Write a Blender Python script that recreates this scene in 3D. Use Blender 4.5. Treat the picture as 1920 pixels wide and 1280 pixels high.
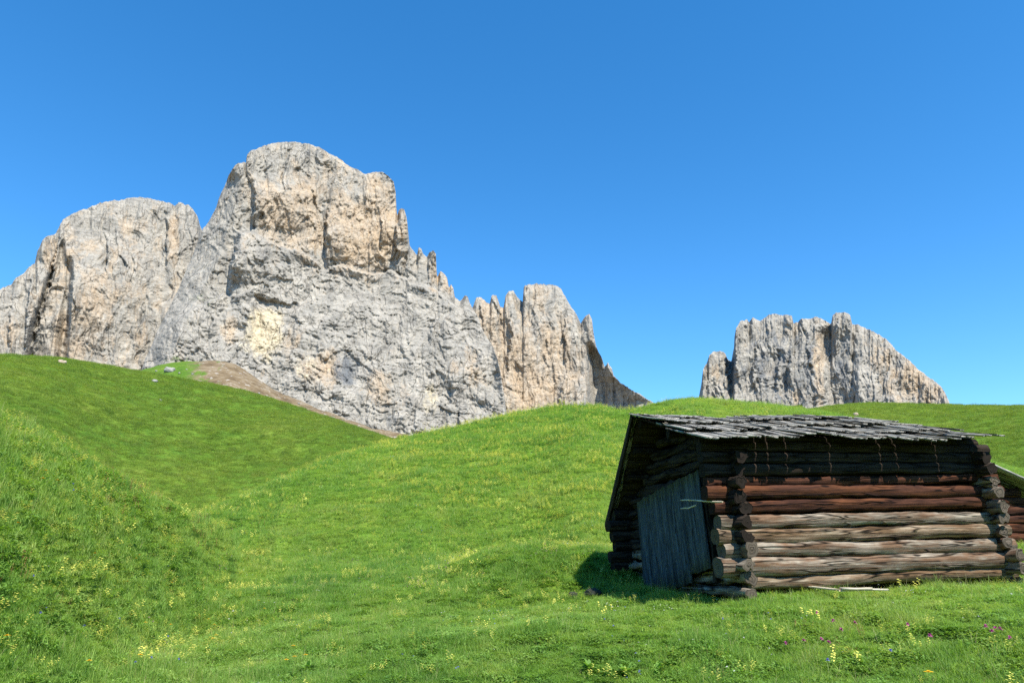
import bpy, math, random
import numpy as np
from mathutils import Vector

for o in list(bpy.data.objects): bpy.data.objects.remove(o)
scene = bpy.context.scene
COL = scene.collection
R = math.radians

# ------------------------------------------------------------------ camera
FPX = 1350.0                      # focal length in pixels of the 1920 px wide photograph
PITCH = R(17.5)
CAM = np.array([0.0, 0.0, 1.6])
cam = bpy.data.cameras.new("camera"); camo = bpy.data.objects.new("camera", cam)
COL.objects.link(camo); scene.camera = camo
cam.sensor_width = 36.0; cam.lens = 36.0 * FPX / 1920.0
cam.clip_start = 0.05; cam.clip_end = 30000
camo.location = CAM; camo.rotation_euler = (R(90) + PITCH, 0, 0)

# ------------------------------------------------------------------ sky and sun
SUN_AZ = R(28)     # to the right of straight behind the camera
SUN_EL = R(54)
sun_dir = Vector((math.sin(SUN_AZ) * math.cos(SUN_EL), -math.cos(SUN_AZ) * math.cos(SUN_EL), math.sin(SUN_EL)))
world = bpy.data.worlds.new("World"); scene.world = world; world.use_nodes = True
nt = world.node_tree; nt.nodes.clear()
sky = nt.nodes.new("ShaderNodeTexSky"); sky.sky_type = 'NISHITA'; sky.sun_disc = False
sky.sun_elevation = SUN_EL
sky.sun_rotation = math.pi - SUN_AZ
sky.altitude = 2200; sky.air_density = 1.1; sky.dust_density = 0.2; sky.ozone_density = 2.2
hs = nt.nodes.new("ShaderNodeHueSaturation"); hs.inputs['Saturation'].default_value = 1.33; hs.inputs['Hue'].default_value = .497
hs.inputs['Value'].default_value = 1.0
bg = nt.nodes.new("ShaderNodeBackground"); bg.inputs['Strength'].default_value = 0.15
wo = nt.nodes.new("ShaderNodeOutputWorld")
nt.links.new(sky.outputs[0], hs.inputs['Color']); nt.links.new(hs.outputs[0], bg.inputs['Color'])
nt.links.new(bg.outputs[0], wo.inputs['Surface'])
sl = bpy.data.lights.new("sun", 'SUN'); sl.energy = 4.2; sl.angle = R(0.5); sl.color = (1.0, 0.94, 0.84)
so = bpy.data.objects.new("sun", sl); COL.objects.link(so)
so.rotation_euler = sun_dir.to_track_quat('Z', 'Y').to_euler()
scene.view_settings.view_transform = 'Standard'; scene.view_settings.look = 'None'
scene.view_settings.exposure = 0.93; scene.view_settings.gamma = 1.0
scene.cycles.max_bounces = 6; scene.cycles.diffuse_bounces = 3; scene.cycles.transmission_bounces = 3
scene.cycles.transparent_max_bounces = 4; scene.cycles.use_denoising = False

# ------------------------------------------------------------------ noise
def _h(ix, iy, s):
    n = (ix.astype(np.int64) * 374761393 + iy.astype(np.int64) * 668265263 + s * 974634777) & 0xffffffff
    n = ((n ^ (n >> 13)) * 1274126177) & 0xffffffff
    return ((n ^ (n >> 16)) & 0xffff) / 65535.0 * 2 * math.pi
def pn(x, y, s=0):
    x = np.asarray(x, float); y = np.asarray(y, float)
    ix = np.floor(x); iy = np.floor(y); fx = x - ix; fy = y - iy
    ux = fx * fx * fx * (fx * (fx * 6 - 15) + 10); uy = fy * fy * fy * (fy * (fy * 6 - 15) + 10)
    def g(a, b):
        t = _h(ix + a, iy + b, s); return np.cos(t) * (fx - a) + np.sin(t) * (fy - b)
    a = g(0, 0); b = g(1, 0); c = g(0, 1); d = g(1, 1)
    return 1.5 * ((a + (b - a) * ux) * (1 - uy) + (c + (d - c) * ux) * uy)
def fbm(x, y, o=4, s=0, gain=.5):
    v = 0; a = 1.0
    for i in range(o):
        v = v + a * pn(x, y, s + i * 17); x = x * 2.03 + 5.1; y = y * 2.03 + 1.7; a *= gain
    return v
def ridged(x, y, o=4, s=0, gain=.5):
    v = 0; a = 1.0
    for i in range(o):
        v = v + a * (1 - 2 * np.abs(pn(x, y, s + i * 17))); x = x * 2.03 + 5.1; y = y * 2.03 + 1.7; a *= gain
    return v
def sstep(a, b, x):
    t = np.clip((x - a) / (b - a), 0, 1); return t * t * (3 - 2 * t)

# ------------------------------------------------------------------ measuring: direction seen at a point of the picture
cp, sp = math.cos(PITCH), math.sin(PITCH)
def ray(px, py):
    a = (np.asarray(px, float) - 960) / FPX; b = (640 - np.asarray(py, float)) / FPX
    dx = a; dy = cp - b * sp; dz = sp + b * cp
    h = np.hypot(dx, dy)
    return np.arctan2(dx, dy), dz / h           # azimuth, slope
def P(px, py, r):
    az, s = ray(px, py)
    return np.stack([np.sin(az) * r, np.cos(az) * r, CAM[2] + s * r], -1)

# ------------------------------------------------------------------ objects
def tag(o, label=None, cat=None, group=None, kind=None):
    if label: o['label'] = label
    if cat: o['category'] = cat
    if group: o['group'] = group
    if kind: o['kind'] = kind
    return o
def mesh_np(name, V, F, mat=None, parent=None, smooth=True, attrs=None, mats=None, fm=None):
    """V (n,3), F (m,k) arrays of one face size, or list of such arrays"""
    me = bpy.data.meshes.new(name)
    V = np.asarray(V, np.float32)
    if not isinstance(F, list): F = [F]
    F = [np.asarray(f, np.int32) for f in F if len(f)]
    n = sum(len(f) for f in F); li = np.concatenate([f.ravel() for f in F])
    tot = np.concatenate([np.full(len(f), f.shape[1], np.int32) for f in F])
    st = np.concatenate([[0], np.cumsum(tot)[:-1]]).astype(np.int32)
    me.vertices.add(len(V)); me.vertices.foreach_set('co', V.ravel())
    me.loops.add(len(li)); me.loops.foreach_set('vertex_index', li)
    me.polygons.add(n); me.polygons.foreach_set('loop_start', st)
    try: me.polygons.foreach_set('loop_total', tot)
    except Exception: pass
    if smooth: me.polygons.foreach_set('use_smooth', np.ones(n, bool))
    if attrs:
        for k, a in attrs.items():
            a = np.asarray(a, np.float32)
            if a.ndim == 1:
                at = me.attributes.new(k, 'FLOAT', 'POINT'); at.data.foreach_set('value', a)
            else:
                at = me.attributes.new(k, 'FLOAT_VECTOR', 'POINT'); at.data.foreach_set('vector', a.ravel())
    for m in (mats or ([mat] if mat else [])): me.materials.append(m)
    if fm is not None: me.polygons.foreach_set('material_index', np.asarray(fm, np.int32))
    me.update(calc_edges=True); me.validate()
    o = bpy.data.objects.new(name, me); COL.objects.link(o)
    if parent: o.parent = parent
    return o
def empty(name, loc):
    o = bpy.data.objects.new(name, None); COL.objects.link(o); o.location = loc; return o

# ------------------------------------------------------------------ material helpers
class NT:
    def __init__(s, name):
        s.m = bpy.data.materials.new(name); s.m.use_nodes = True; s.t = s.m.node_tree; s.t.nodes.clear()
        s.out = s.n('ShaderNodeOutputMaterial')
    def n(s, t, **kw):
        nd = s.t.nodes.new(t)
        for k, v in kw.items():
            if k.startswith('i_'): nd.inputs[k[2:].replace('_', ' ')].default_value = v
            else: setattr(nd, k, v)
        return nd
    def l(s, a, b): s.t.links.new(a, b)
    def ramp(s, src, stops, interp='LINEAR'):
        r = s.n('ShaderNodeValToRGB'); e = r.color_ramp.elements; r.color_ramp.interpolation = interp
        while len(e) < len(stops): e.new(0.5)
        for q, (p, c) in zip(e, stops):
            q.position = p; q.color = (c[0], c[1], c[2], 1) if not isinstance(c, (int, float)) else (c, c, c, 1)
        s.l(src, r.inputs[0]); return r.outputs[0]
    def noise(s, vec, scale, detail=4, rough=.55, out=0, dist=0.0):
        n = s.n('ShaderNodeTexNoise'); n.inputs['Scale'].default_value = scale; n.inputs['Detail'].default_value = detail
        n.inputs['Roughness'].default_value = rough; n.inputs['Distortion'].default_value = dist
        s.l(vec, n.inputs['Vector']); return n.outputs[out]
    def mapv(s, vec, scale, rot=(0, 0, 0)):
        m = s.n('ShaderNodeMapping'); m.inputs['Scale'].default_value = scale; m.inputs['Rotation'].default_value = rot
        s.l(vec, m.inputs['Vector']); return m.outputs[0]
    def mix(s, f, a, b, mode='MIX'):
        m = s.n('ShaderNodeMix', data_type='RGBA', blend_type=mode)
        for sock, v in ((m.inputs[0], f), (m.inputs[6], a), (m.inputs[7], b)):
            if isinstance(v, (int, float)): sock.default_value = v
            elif isinstance(v, tuple): sock.default_value = (*v[:3], 1)
            else: s.l(v, sock)
        return m.outputs[2]
    def math(s, op, a, b=None, clamp=False):
        m = s.n('ShaderNodeMath', operation=op, use_clamp=clamp)
        for sock, v in ((m.inputs[0], a), (m.inputs[1], b)):
            if v is None: continue
            if isinstance(v, (int, float)): sock.default_value = v
            else: s.l(v, sock)
        return m.outputs[0]
    def attr(s, name, o='Fac'):
        return s.n('ShaderNodeAttribute', attribute_name=name).outputs[o]
    def bump(s, h, strength, dist, normal=None):
        b = s.n('ShaderNodeBump'); b.inputs['Strength'].default_value = strength; b.inputs['Distance'].default_value = dist
        s.l(h, b.inputs['Height'])
        if normal is not None: s.l(normal, b.inputs['Normal'])
        return b.outputs[0]
    def principled(s, color, rough=.85, normal=None, spec=.25):
        p = s.n('ShaderNodeBsdfPrincipled'); p.inputs['Roughness'].default_value = rough
        p.inputs['Specular IOR Level'].default_value = spec
        if isinstance(color, tuple): p.inputs['Base Color'].default_value = (*color, 1)
        else: s.l(color, p.inputs['Base Color'])
        if normal is not None: s.l(normal, p.inputs['Normal'])
        return p
    def done(s, sh):
        s.l(sh.outputs[0] if hasattr(sh, 'outputs') else sh, s.out.inputs[0]); return s.m

# ================================================================== TERRAIN
def curve(pts):
    pts = np.array(pts, float)
    az, s = ray(pts[:, 0], pts[:, 1]); r = pts[:, 2]
    i = np.argsort(az); az, r, z = az[i], r[i], (CAM[2] + s * r)[i]
    fine = np.linspace(az[0], az[-1], 900)
    # interpolate the slope seen and the range, then smooth a little
    rr = np.interp(fine, az, r); sl_ = np.interp(fine, az, s[i])
    k = np.hanning(25); k /= k.sum()
    pad = lambda q: np.convolve(np.pad(q, 12, mode='edge'), k, 'valid')
    rr = pad(rr); sl_ = pad(sl_)
    return fine, rr, sl_
def lay(c, az, r, mf, wf, mb, wb):
    fine, rr, ss = c
    Rr = np.interp(az, fine, rr); Z = CAM[2] + np.interp(az, fine, ss) * Rr
    s = Rr - r; f = np.maximum(s, 0); b = np.maximum(-s, 0)
    return Z - mf * f * f / (f + wf) - mb * b * b / (b + wb)
BANK = curve([(-700, 563, 6), (-300, 668, 8), (0, 781, 12), (60, 811, 12.3), (120, 846, 12.8), (200, 893, 13.6), (300, 943, 15.5), (370, 973, 18), (450, 1013, 21), (560, 1073, 25), (760, 1203, 27)])
MID = curve([(150, 1085, 24), (280, 1015, 26), (370, 967, 28), (500, 910, 31), (620, 860, 34), (760, 822, 37), (900, 792, 39), (1000, 768, 39.5), (1060, 761, 39), (1120, 763, 38), (1175, 773, 37), (1230, 758, 36), (1290, 748, 35.5), (1380, 753, 35), (1450, 760, 35), (1540, 772, 35.5), (1650, 800, 36.5), (1780, 845, 38), (1920, 885, 38), (2300, 955, 38)])
FARL = curve([(-900, 692, 100), (-400, 670, 105), (0, 665, 110), (100, 670, 115), (180, 682, 120), (260, 696, 125), (330, 708, 125), (400, 721, 125), (450, 731, 122), (500, 745, 118), (600, 777, 106), (700, 812, 96), (740, 825, 92), (850, 864, 82), (1000, 932, 72), (1300, 1012, 60)])
SCREE = curve([(100, 800, 190), (230, 730, 188), (262, 697, 185), (300, 686, 182), (350, 677, 180), (400, 676, 180), (440, 685, 176), (480, 711, 170), (520, 736, 166), (600, 768, 158), (700, 804, 150), (760, 818, 145), (800, 833, 140), (900, 900, 130)])
FARR = curve([(1000, 943, 90), (1300, 833, 98), (1450, 781, 110), (1520, 768, 115), (1560, 761, 120), (1620, 756, 125), (1700, 757, 125), (1780, 759, 125), (1920, 761, 120), (2600, 753, 110)])
def smax(a, b, k):
    h = np.clip(.5 + .5 * (a - b) / k, 0, 1); return b + (a - b) * h + k * h * (1 - h) * .5
def floor_z(az, r):
    return np.interp(r, [0, 5, 9, 12.5, 15, 30, 60, 200, 600, 1300, 12000], [0, .66, 1.18, 1.27, 1.6, 2.9, 4.0, 15, 50, 115, 140])
def terr(az, r, full=False):
    az = np.asarray(az, float); r = np.asarray(r, float)
    x = np.sin(az) * r; y = np.cos(az) * r
    z0 = floor_z(az, r) + .035 * np.clip(x - 3, 0, 6) * (r < 40)
    dx = (x + .50 * (y - 6) + 2.0) * .894                     # metres to the right of the bed of the gully
    z0 = z0 + 0.5 * np.exp(-((x - .9) / 2.0) ** 2 - ((y - 14.2) / 1.6) ** 2)
    z0 = z0 - .72 * (1 - sstep(16, 34, r)) + (.12 * np.clip(dx, 0, 6) + .22 * np.clip(-dx, 0, 3.5)) * (1 - sstep(16, 34, r))
    l1 = lay(BANK, az, r, .66, 2.0, .5, 2.0)
    l2 = lay(MID, az, r, .50 + .12 * sstep(.08, .30, az), 8.0, .62, 2.5)
    l3 = lay(FARL, az, r, .58, 40, .35, 15)
    l5 = lay(SCREE, az, r, .6, 10, .4, 10)
    l4 = lay(FARR, az, r, .55, 40, .35, 15)
    z = smax(z0, l1, 1.3); z = smax(z, l2, .7)
    z = smax(z, l3, 1.0); z = smax(z, l4, 1.0)
    zz = np.maximum(z, l5)
    # lumps: cattle-trodden turf near, longer swells far
    near = np.exp(-((x - 4.5) ** 2 + (y - 11) ** 2) / 9.0)
    n1 = fbm(x / 2.6, y / 2.6, 4, 3) * .10 * (1 - .7 * near) * sstep(3, 7, r)
    n2 = fbm(x / 9, y / 9, 3, 9) * .25 * sstep(12, 26, r)
    n3 = fbm(x / 30, y / 18, 3, 21) * .45 * sstep(45, 80, r)
    # little terraces (trodden paths) following the contour of the slopes
    ter = np.sin(zz * 2 * math.pi / .75 + 2.5 * pn(x / 6, y / 6, 5)) * .09 * sstep(10, 16, r) * (1 - sstep(40, 60, r)) * (.5 + .7 * pn(x / 4, y / 4, 8))
    ter2 = np.sin(zz * 2 * math.pi / 2.3 + 3 * pn(x / 22, y / 22, 15)) * .16 * sstep(48, 70, r) * (.4 + .9 * pn(x / 16, y / 16, 18)) * (r < 160)
    out = zz + n1 + n2 + n3 + ter + ter2
    if full: return out, (l5 > z - .4) & (r > 120), x, y
    return out
def calibrate(c, others):
    """lower or lift a ridge until the summed ground (swells included) stands where the ridge was measured"""
    fine, rr, ss = c; target = ss.copy()
    top = np.ones(len(fine), bool)
    for o in others: top &= target > np.interp(fine, o[0], o[2]) - .002
    k = np.hanning(15); k /= k.sum()
    for it in range(3):
        q = np.linspace(.72, 1.12, 60)[:, None] * rr[None]
        m = ((terr(np.broadcast_to(fine[None], q.shape), q) - CAM[2]) / q).max(0)
        d = np.where(top, m - target, 0); d = np.convolve(np.pad(d, 7, mode='edge'), k, 'valid')
        ss -= np.clip(d, -.02, .02)
for c_, o_ in ((FARL, (MID, BANK)), (FARR, (MID,)), (MID, ()), (BANK, ())): calibrate(c_, o_)
def ground_z(x, y):
    return float(terr(np.array([math.atan2(x, y)]), np.array([math.hypot(x, y)]))[0])

azs = np.concatenate([np.linspace(-math.pi, -.80, 60)[:-1], np.linspace(-.80, .80, 1000), np.linspace(.80, math.pi, 60)[1:]])
rs = np.concatenate([np.geomspace(.4, 4, 25)[:-1], np.geomspace(4, 60, 420)[:-1], np.geomspace(60, 230, 170)[:-1], np.geomspace(230, 12000, 50)])
A, RR = np.meshgrid(azs, rs)
Z, DIRT, X, Y = terr(A.ravel(), RR.ravel(), True)
AZ = A.ravel()
pxa = 960 + FPX * X / (Y * cp + (Z - CAM[2]) * sp + 1e-6)
dm = DIRT * sstep(345, 380, pxa + 14 * fbm(X / 6, Z / 5, 3, 4)) * (Y > 100)
dm = dm * sstep(-.55, -.1, fbm(X / 2.5, Y / 4, 3, 14) + .012 * (pxa - 375))
dm = np.maximum(dm, sstep(240, 300, np.hypot(X, Y)))
nr, na = A.shape
ii = (np.arange(nr - 1)[:, None] * na + np.arange(na - 1)[None]).ravel()
F = np.stack([ii, ii + 1, ii + 1 + na, ii + na], 1)

def mat_ground():
    t = NT('turf'); g = t.n('ShaderNodeNewGeometry').outputs['Position']
    big = t.noise(g, .07, 4, .6); mid = t.noise(g, .5, 5, .65); fine = t.noise(t.mapv(g, (1, 1, 1.8)), 3.2, 5, .7)
    vf = t.noise(g, 28, 3, .7)
    c = t.ramp(mid, [(.32, (.040, .090, .012)), (.46, (.085, .165, .018)), (.58, (.13, .20, .024)), (.72, (.19, .21, .045))])
    c2 = t.ramp(big, [(.35, (.06, .14, .016)), (.5, (.09, .165, .018)), (.65, (.14, .185, .026))])
    c = t.mix(.5, c, c2)
    c = t.mix(1.0, c, t.ramp(fine, [(.25, .55), (.5, .95), (.75, 1.5)]), 'MULTIPLY')
    c = t.mix(1.0, c, t.ramp(vf, [(.25, .7), (.75, 1.35)]), 'MULTIPLY')
    dn = t.noise(g, .35, 6, .7); dc = t.ramp(dn, [(.3, (.09, .062, .034)), (.5, (.19, .138, .078)), (.7, (.29, .235, .155))])
    dst = t.noise(g, .8, 4, .7); dc = t.mix(t.ramp(dst, [(.60, 0.0), (.63, 1.0)]), dc, (.38, .34, .29))
    c = t.mix(t.attr('dirt'), c, dc)
    hb = t.math('ADD', t.math('MULTIPLY', mid, 1.0), t.math('MULTIPLY', fine, .35))
    return t.done(t.principled(c, .95, t.bump(hb, .8, .35), .1))
ground = mesh_np('ground', np.stack([X, Y, Z], 1), F, mat_ground(), attrs={'dirt': dm})
tag(ground, 'rolling green alpine meadow with a brown scree patch under the cliffs', 'meadow', kind='structure')

# ================================================================== MOUNTAINS
def mat_rock():
    t = NT('limestone'); g = t.n('ShaderNodeNewGeometry').outputs['Position']
    st = t.mapv(g, (1, 1, .28)); hz = t.mapv(g, (.5, .5, 2.6))
    a = t.noise(st, .035, 6, .65); b = t.noise(st, .12, 6, .7); s = t.noise(hz, .05, 5, .65); f = t.noise(g, .30, 5, .7)
    grey = t.ramp(a, [(.28, (.195, .185, .163)), (.42, (.287, .268, .230)), (.56, (.350, .322, .272)), (.72, (.425, .390, .325))])
    tan = t.ramp(b, [(.28, (.27, .20, .135)), (.45, (.41, .31, .205)), (.6, (.46, .37, .265)), (.75, (.46, .41, .34))])
    cream = t.ramp(b, [(.3, (.38, .31, .20)), (.6, (.56, .48, .33))])
    om = t.math('ADD', t.math('MULTIPLY', t.attr('tan'), .72), t.math('MULTIPLY', t.math('SUBTRACT', t.noise(st, .022, 8, .78), .5), 3.0))
    c = t.mix(t.ramp(om, [(.28, 0.0), (.55, .55), (.95, 1.0)]), grey, tan)
    cm = t.math('ADD', t.math('MULTIPLY', t.attr('cream'), .8), t.math('MULTIPLY', t.math('SUBTRACT', t.noise(st, .03, 6, .7), .5), 1.8))
    c = t.mix(t.ramp(cm, [(.45, 0.0), (.75, 1.0)]), c, cream)
    dkm = t.math('ADD', t.attr('dark'), t.math('MULTIPLY', t.math('SUBTRACT', t.noise(st, .04, 6, .7), .5), 1.8))
    c = t.mix(t.ramp(dkm, [(.5, 0.0), (.8, .85)]), c, (.13, .14, .148))
    # water streaks and strata
    c = t.mix(1.0, c, t.ramp(t.noise(t.mapv(g, (1, 1, .08)), .16, 4, .6), [(.3, .78), (.5, 1.0), (.7, 1.08)]), 'MULTIPLY')
    c = t.mix(1.0, c, t.ramp(s, [(.3, .80), (.5, 1.0), (.7, 1.12)]), 'MULTIPLY')
    c = t.mix(1.0, c, t.ramp(f, [(.3, .82), (.5, 1.0), (.7, 1.12)]), 'MULTIPLY')
    gm = t.math('ADD', t.attr('green'), t.math('MULTIPLY', t.math('SUBTRACT', t.noise(g, .09, 5, .7), .5), 1.6))
    c = t.mix(t.math('MULTIPLY', t.ramp(gm, [(.55, 0.0), (.75, .8)]), t.math('MULTIPLY', t.attr('green'), 2.0, True)), c, (.12, .17, .05))
    cr1 = t.math('ABSOLUTE', t.math('SUBTRACT', t.noise(t.mapv(g, (1, 1, .22)), .018, 2.5, .5, dist=.3), .5)); cr1 = t.ramp(cr1, [(0, 0.0), (.008, .8), (.02, 1.0)])
    cr2 = t.math('ABSOLUTE', t.math('SUBTRACT', t.noise(t.mapv(g, (.6, .6, 2.0), (0, .35, 0)), .02, 2.5, .5), .5)); cr2 = t.ramp(cr2, [(0, 0.0), (.008, .9), (.02, 1.0)])
    c = t.mix(1.0, c, t.ramp(cr1, [(0, .62), (1, 1.0)]), 'MULTIPLY'); c = t.mix(1.0, c, t.ramp(cr2, [(0, .78), (1, 1.0)]), 'MULTIPLY')
    h = t.math('ADD', t.math('MULTIPLY', b, 1.0), t.math('ADD', t.math('MULTIPLY', s, .6), t.math('MULTIPLY', f, .45)))
    h = t.math('ADD', h, t.math('ADD', t.math('MULTIPLY', cr1, .7), t.math('MULTIPLY', cr2, .4)))
    return t.done(t.principled(c, .95, t.bump(h, .75, 4.2), .1))
ROCK = mat_rock()

def seg_x(poly, py):
    p = np.array(poly, float); i = np.argsort(p[:, 1]); return np.interp(py, p[i, 1], p[i, 0])
def blob(px, py, cx, cy, rx, ry):
    d = np.hypot((px - cx) / rx, (py - cy) / ry); return 1 - sstep(.2, 1.5, d)

def mountain(name, sil, base_py, R0, lean, steps, ramps, ledges, tans, creams, darks, greens, flute, seed, jag=2.6, dpx=1.3, rib=1.4, ribd=48., label='', cat='mountain', thick=420, slab=None):
    sil = np.array(sil, float)
    px = np.arange(sil[0, 0], sil[-1, 0], dpx)
    S = np.interp(px, sil[:, 0], sil[:, 1])
    S = S + jag * (fbm(px / 13.0, px * 0 + seed, 4, seed, .68) * .75 + .5 * np.round(1.6 * fbm(px / 7.0, px * 0 + seed + 9, 2, seed)) * .6)
    k = np.hanning(61); k /= k.sum(); Ss = np.convolve(np.pad(S, 30, mode='edge'), k, 'valid')
    k2 = np.hanning(241); k2 /= k2.sum(); Sl = np.convolve(np.pad(S, 120, mode='edge'), k2, 'valid')
    n = int((base_py - S.min()) / dpx) + 2
    rowy = np.linspace(base_py, S.min(), n)[:, None]
    PX = np.broadcast_to(px[None], (n, len(px))).copy()
    Sg = np.broadcast_to(S[None], PX.shape)
    PY = np.maximum(rowy, Sg)
    m = R0 / FPX * 1.05                                # metres per photo pixel there
    # lean back of the face: integral of a profile given as (py, metres back per metre up)
    lp = np.array(lean, float); yy = np.linspace(0, base_py, 1200)
    lf = np.interp(yy, lp[:, 0], lp[:, 1]); cum = np.cumsum(lf[::-1])[::-1] * (yy[1] - yy[0]) * m
    D = np.interp(PY, yy, cum)                          # metres further back
    dtop = (PY - Sg)                                    # px below the skyline
    dome = 34 * np.exp(-dtop / 9.0)
    D = D + dome * m * .35
    # towers stand forward as ribs running down, gaps between them are gullies
    D = D + (np.interp(px, px, S - Ss)[None] * np.exp(-dtop / ribd) * rib * 1.4 + (S - Sl)[None] * .12 * (ribd > 30) * np.exp(-dtop / 200.)) * m
    # flutes and fracture
    wx = PX + 9 * fbm(PX / 60, PY / 60, 3, seed + 31); wy = PY + 9 * fbm(PX / 60, PY / 60, 3, seed + 41)
    fl, fa = flute
    v1 = ridged(wx / fl, wy / (fl * 3.6), 4, seed + 1, .52)
    v2 = fbm(wx / (fl * 2.2), wy / (fl * 3), 4, seed + 2)
    v3 = ridged(wx / 17, wy / 30, 4, seed + 3, .55)
    v4 = ridged((wx + wy * .35) / 70, (wy - wx * .33) / 10, 3, seed + 4, .6)        # strata
    v5 = fbm(wx / 5, wy / 6, 3, seed + 5, .65)
    mod = lambda a, b, q_: np.clip(.5 + 1.1 * fbm(a, b, 2, q_), 0, 1.2)
    qd = (wy - .50 * wx) / 24 + .8 * fbm(wx / 60, wy / 60, 5, seed + 81, .6); fr = qd - np.floor(qd); sd1 = fr - sstep(.84, 1, fr)
    qx = (wx + .14 * wy) / 34 + .9 * fbm(wx / 80, wy / 160, 3, seed + 85); fx = qx - np.floor(qx); sx1 = (1 - fx) * sstep(0, .09, fx)
    qy = (wx - .05 * wy) / 13 + .9 * fbm(wx / 40, wy / 60, 3, seed + 87); fy = qy - np.floor(qy); sy1 = (1 - fy) * sstep(0, .16, fy)
    sw = slab(PX, PY) if slab else 0.0
    D = D - fa * m * (sd1 * (.2 + .5 * sw) * mod(wx / 50, wy / 50, seed + 91) + sx1 * 1.35 * (1 - .75 * sw) * mod(wx / 60, wy / 60, seed + 93) + sy1 * .5 * mod(wx / 30, wy / 40, seed + 95))
    D = D - fa * m * .9 * sw * ridged((wy - .62 * wx) / 95, (wx + .6 * wy) / 300, 3, seed + 97, .45)
    v6 = fbm((wx + wy * .3) / 34, wy / 40, 5, seed + 6, .58)                       # rumpled slabs
    def facet(a, b, k_, sd):
        q = fbm(a, b, 3, sd, .5) * k_; fq = q - np.floor(q); return (np.floor(q) + sstep(.30, .62, fq)) / k_
    v7 = facet((wx + wy * .1) / 52, wy / 110, 3.2, seed + 61); v8 = facet(wx / 20, (wy + wx * .2) / 36, 2.6, seed + 67)
    sw = slab(PX, PY) if slab else 0.0
    D = D - facet(wx / 10, (wy + wx * .15) / 19, 2.2, seed + 71) * fa * .24 * m
    D = D - (v7 * fa * 1.7 * (1 - .35 * sw) + v8 * fa * .5 * (1 - .4 * sw)) * m
    D = D - (v1 * fa * (1 - .7 * sw) + v2 * fa * 1.1 + v3 * fa * .38 * (1 - .5 * sw) + v4 * fa * (.12 + .10 * sw) + v5 * fa * .17 + v6 * fa * (.35 + .35 * sw)) * m
    for poly, amp, fr, w in steps:                      # edge whose right side stands forward amp px and fades over fr px
        p = np.array(poly, float); y0, y1 = p[:, 1].min(), p[:, 1].max()
        ex = seg_x(poly, PY) + 4.5 * fbm(PY / 22, PY * 0 + amp, 4, seed + 7, .6)
        d = PX - ex
        hh_ = (y1 - y0) * .45; fade = sstep(y0 - 10, y0 + hh_, PY) * (1 - sstep(y1 - 1.3 * hh_, y1 + 30, PY)) * 1.15
        D = D - amp * m * fade * sstep(-w, w, d) * np.exp(-np.maximum(d, 0) / fr)
    for polya, polyb, amp, pw in ramps:                     # recessed along a, standing forward along b (a flank that faces left)
        xa = seg_x(polya, PY); xb = seg_x(polyb, PY); y0 = max(min(q[1] for q in polya), min(q[1] for q in polyb))
        u = np.clip((PX - xa) / np.maximum(xb - xa, 1), 0, 1)
        inside = (PX > xa - 3) & (PX < xb + 40)
        fade = sstep(y0 - 5, y0 + 25, PY)
        D = D + amp * m * fade * np.where(PX <= xb, (1 - u ** pw) * sstep(-3, 18 if pw > 1 else 1, PX - xa), 0)
    for poly, amp, below in ledges:                     # rock above the line overhangs by amp px, closing again below
        p = np.array(poly, float); ey = np.interp(PX, p[:, 0], p[:, 1]) + 3 * fbm(PX / 14, PX * 0, 3, seed + 8) + 13 * fbm(PX / 60, PX * 0 + 3, 3, seed + 9)
        fx = sstep(p[0, 0] - 8, p[0, 0] + 14, PX) * (1 - sstep(p[-1, 0] - 14, p[-1, 0] + 8, PX))
        d = PY - ey
        D = D + amp * m * fx * sstep(-2.5, 2.5, d) * np.exp(-np.maximum(d, 0) / below)
    r = R0 + D
    az, s = ray(PX, PY)
    X = np.sin(az) * r; Y = np.cos(az) * r; Z = CAM[2] + s * r
    # back: carries the mass away from the viewer and down
    kb = 14
    rt, azt, Zt = r[-1], az[-1], Z[-1]
    Xb = []; Yb = []; Zb = []
    for q in range(1, kb + 1):
        f = q / kb; rb = rt + thick * f; zb = Zt - 8 * f - (Zt - 60) * f ** 1.6 + 12 * np.sin(f * 3.1) * pn(px / 20, px * 0 + q * .4, seed + 50)
        Xb.append(np.sin(azt) * rb); Yb.append(np.cos(azt) * rb); Zb.append(zb)
    Xa = np.concatenate([X, np.array(Xb)]); Ya = np.concatenate([Y, np.array(Yb)]); Za = np.concatenate([Z, np.array(Zb)])
    ext = lambda q: np.concatenate([q, np.repeat(q[-1:], kb, 0)]).ravel()
    tn = np.zeros_like(PX); cr = np.zeros_like(PX); dk = np.zeros_like(PX); gr = np.zeros_like(PX)
    for b_ in tans: tn = np.maximum(tn, blob(PX, PY, *b_[:4]) * (b_[4] if len(b_) > 4 else 1))
    for b_ in creams: cr = np.maximum(cr, blob(PX, PY, *b_[:4]) * (b_[4] if len(b_) > 4 else 1))
    for b_ in darks: dk = np.maximum(dk, blob(PX, PY, *b_[:4]) * (b_[4] if len(b_) > 4 else 1))
    for b_ in greens: gr = np.maximum(gr, blob(PX, PY, *b_[:4]) * (b_[4] if len(b_) > 4 else 1))
    nrow, ncol = Xa.shape
    ii = (np.arange(nrow - 1)[:, None] * ncol + np.arange(ncol - 1)[None]).ravel()
    F = np.stack([ii, ii + 1, ii + 1 + ncol, ii + ncol], 1)
    o = mesh_np(name, np.stack([Xa.ravel(), Ya.ravel(), Za.ravel()], 1), F, ROCK,
                attrs={'tan': ext(tn), 'cream': ext(cr), 'dark': ext(dk), 'green': ext(gr)})
    tag(o, label, cat, kind='structure'); return o

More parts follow.
